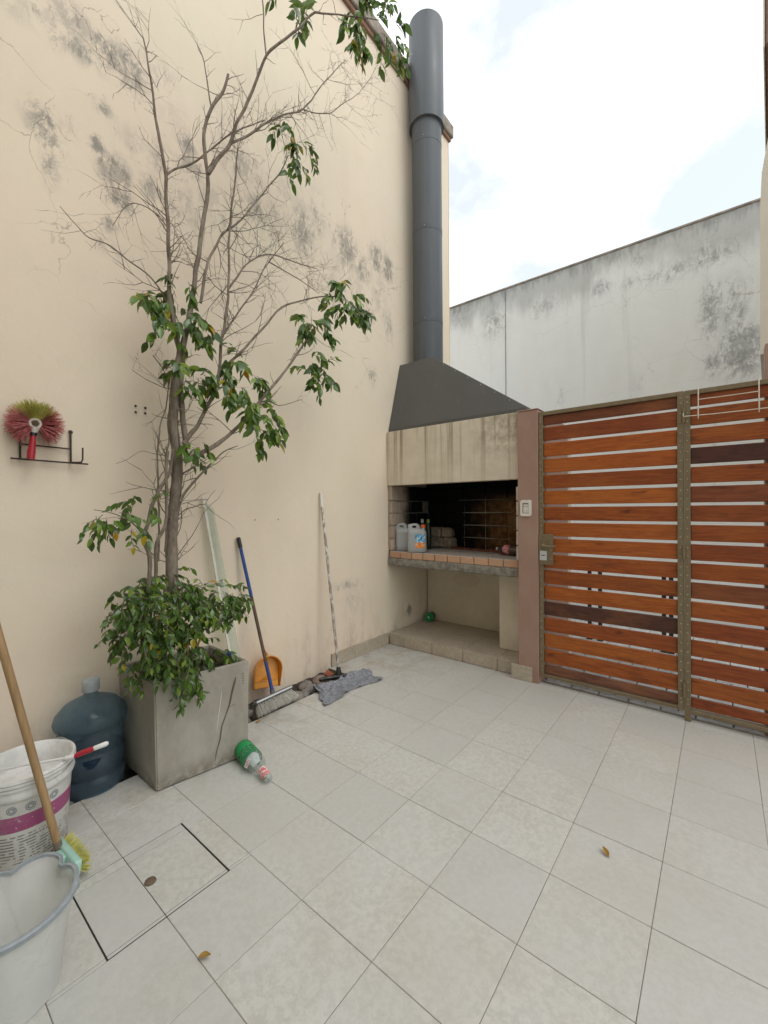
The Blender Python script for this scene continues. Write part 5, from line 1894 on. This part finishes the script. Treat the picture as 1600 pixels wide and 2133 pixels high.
def jerrycan(label, cx, cy, rot, cap, liquid, with_label):
    w, d, h = .186, .120, .235
    M4 = Matrix.Translation((cx, cy, SH)) @ Matrix.Rotation(rot, 4, 'Z')
    t_ = thing('jerrycan', label, 'jerrycan', (cx, cy, SH), 'jerrycans on the barbecue shelf')

    def ring(z, sx, sy, n_=32, e_=4.0, ox=0.0, gr=0.0):
        out = []
        for i in range(n_):
            a = 2 * math.pi * i / n_
            c, s_ = math.cos(a), math.sin(a)
            r_ = (abs(c) ** e_ + abs(s_) ** e_) ** (-1 / e_)
            out.append(M4 @ Vector((ox + (sx / 2 + gr) * r_ * c, (sy / 2 + gr) * r_ * s_, z)))
        return out
    body = [ring(0.0, w * .90, d * .88), ring(.008, w, d), ring(.06, w, d), ring(.12, w * .99, d * .99), ring(.185, w, d), ring(.21, w * .97, d * .95), ring(.228, w * .82, d * .70), ring(.236, w * .60, d * .42)]
    obj('can_body', loft(body, True, True), 'can_plastic', t_, True)
    inner = [ring(.004, w * .86, d * .84), ring(.012, w, d, gr=-.003), ring(.12, w * .99, d * .99, gr=-.003), ring(liquid, w, d, gr=-.003)]
    obj('liquid', loft(inner, True, True), 'can_liquid', t_, True)
    # moulded carrying handle: a hump with a hand hole
    N_ = 32
    outer, hole = [], []
    for i in range(N_):
        a = 2 * math.pi * i / N_
        c, s_ = math.cos(a), math.sin(a)
        r_ = (abs(c) ** 3 + abs(s_) ** 3) ** (-1 / 3)
        outer.append((-.030 + .060 * r_ * c * (1 - .22 * max(0, s_)), .243 + .047 * r_ * s_))
        hole.append((-.030 + .024 * r_ * c * (1 + .18 * s_), .256 + .011 * r_ * s_))
    V = [M4 @ Vector((x, y, z)) for (y, ol) in ((-.024, outer), (.024, outer)) for x, z in ol]
    V += [M4 @ Vector((x, y, z)) for y in (-.024, .024) for x, z in hole]
    F = []
    for i in range(N_):
        j = (i + 1) % N_
        F += [[i, j, N_ + j, N_ + i], [2 * N_ + i, 3 * N_ + i, 3 * N_ + j, 2 * N_ + j], [i, 2 * N_ + i, 2 * N_ + j, j], [N_ + i, N_ + j, 3 * N_ + j, 3 * N_ + i]]
    obj('carry_handle', (V, F), 'can_plastic', t_)
    obj('neck', xform(lathe([(.020, .222), (.019, .252), (.0, .253)], 20, (.060, 0, 0)), M4), 'can_plastic', t_, True)
    obj('cap', xform(lathe([(.022, .246), (.0235, .249), (.0235, .272), (.020, .277), (0, .278)], 24, (.060, 0, 0)), M4), cap, t_, True)
    if with_label:
        V, F = [], []
        for i in range(9):
            x = -.010 + .095 * i / 8
            for z in (.046, .182):
                r_ = (1 - min(1, abs(x) / (w / 2)) ** 4) ** .25
                V.append(M4 @ Vector((min(x, w / 2 - .004), -(d / 2) * r_ - .0015, z)))
        F = [[2 * i, 2 * i + 2, 2 * i + 3, 2 * i + 1] for i in range(8)]
        obj('label', (V, F), 'can_label', t_)
    return t_


jerrycan('translucent jerrycan with an orange cap and a blue and orange label', .330, .078, math.radians(24), 'cap_orange', .168, True)
jerrycan('plain translucent jerrycan with a white cap beside the brick jamb', .135, .130, math.radians(24), 'cap_white', .172, False)
for (x, y, cp, lab) in ((.165, .42, 'cap_white', 'dark bottle with a pale cap behind the jerrycans'), (.235, .43, 'cap_green', 'dark bottle with a green cap behind the jerrycans')):
    b_t = thing('sauce_bottle', lab, 'bottle', (x, y, SH), 'dark bottles behind the jerrycans')
    obj('body', lathe([(.0, .0), (.032, .002), (.034, .02), (.034, .19), (.028, .235), (.015, .27), (.013, .30), (0, .301)], 24, (x, y, SH)), 'bottle_dark', b_t, True)
    obj('cap', lathe([(.0165, .285), (.0170, .320), (.014, .324), (0, .324)], 18, (x, y, SH)), cp, b_t, True)
for k, (x, y, z, rz, sz, lab) in enumerate(((.215, .62, SH + .058, .10, (.22, .15, .115), 'lower left loose firebrick stacked at the back of the firebox'),
                                            (.385, .64, SH + .058, -.12, (.11, .15, .115), 'lower right short firebrick at the back of the firebox'),
                                            (.200, .62, SH + .173, .04, (.20, .14, .11), 'upper sooty firebrick resting on the stack in the firebox'),
                                            (.365, .635, SH + .171, .22, (.115, .13, .105), 'upper pale broken firebrick on the stack in the firebox'))):
    o = obj('firebrick', xform(rough_brick(*sz, 3.3 * k, .014, .018), Matrix.Translation((x, y, z)) @ Matrix.Rotation(rz, 4, 'Z')), 'brick_loose')
    tag(o, lab, 'brick', 'loose firebricks in the firebox')
o = obj('iron_bar', xform(box(-.33, .33, -.012, .012, 0, .022, .002), Matrix.Translation((.76, .52, SH)) @ Matrix.Rotation(math.radians(-13), 4, 'Z')), 'rust_red')
tag(o, 'long flat rusty red iron bar lying on the shelf bricks', 'iron bar')
cb = thing('cola_bottle', 'squashed brown cola bottle with red label lying on the shelf', 'bottle', (1.2, .32, SH))
q0 = Vector((1.365, .285, SH + .046))
ax = (Vector((1.02, .37, SH + .050)) - q0).normalized()
qm = ax.to_track_quat('Z', 'Y').to_matrix()
obj('bottle_shell', on_axis([(.0, .0), (.036, .002), (.046, .015), (.045, .05), (.040, .07), (.045, .10), (.046, .16), (.044, .20), (.032, .245), (.018, .275), (.013, .29), (.013, .31), (0, .312)], 32, .14), 'cola_dark', cb, True)
obj('bottle_label', on_axis([(.0475, .150), (.0475, .17), (.0465, .20), (.041, .222)], 32, .14), 'red_label', cb, True)
obj('bottle_cap', on_axis([(.0150, .297), (.0155, .315), (.012, .319), (0, .319)], 18), 'plastic_grey_pale', cb, True)
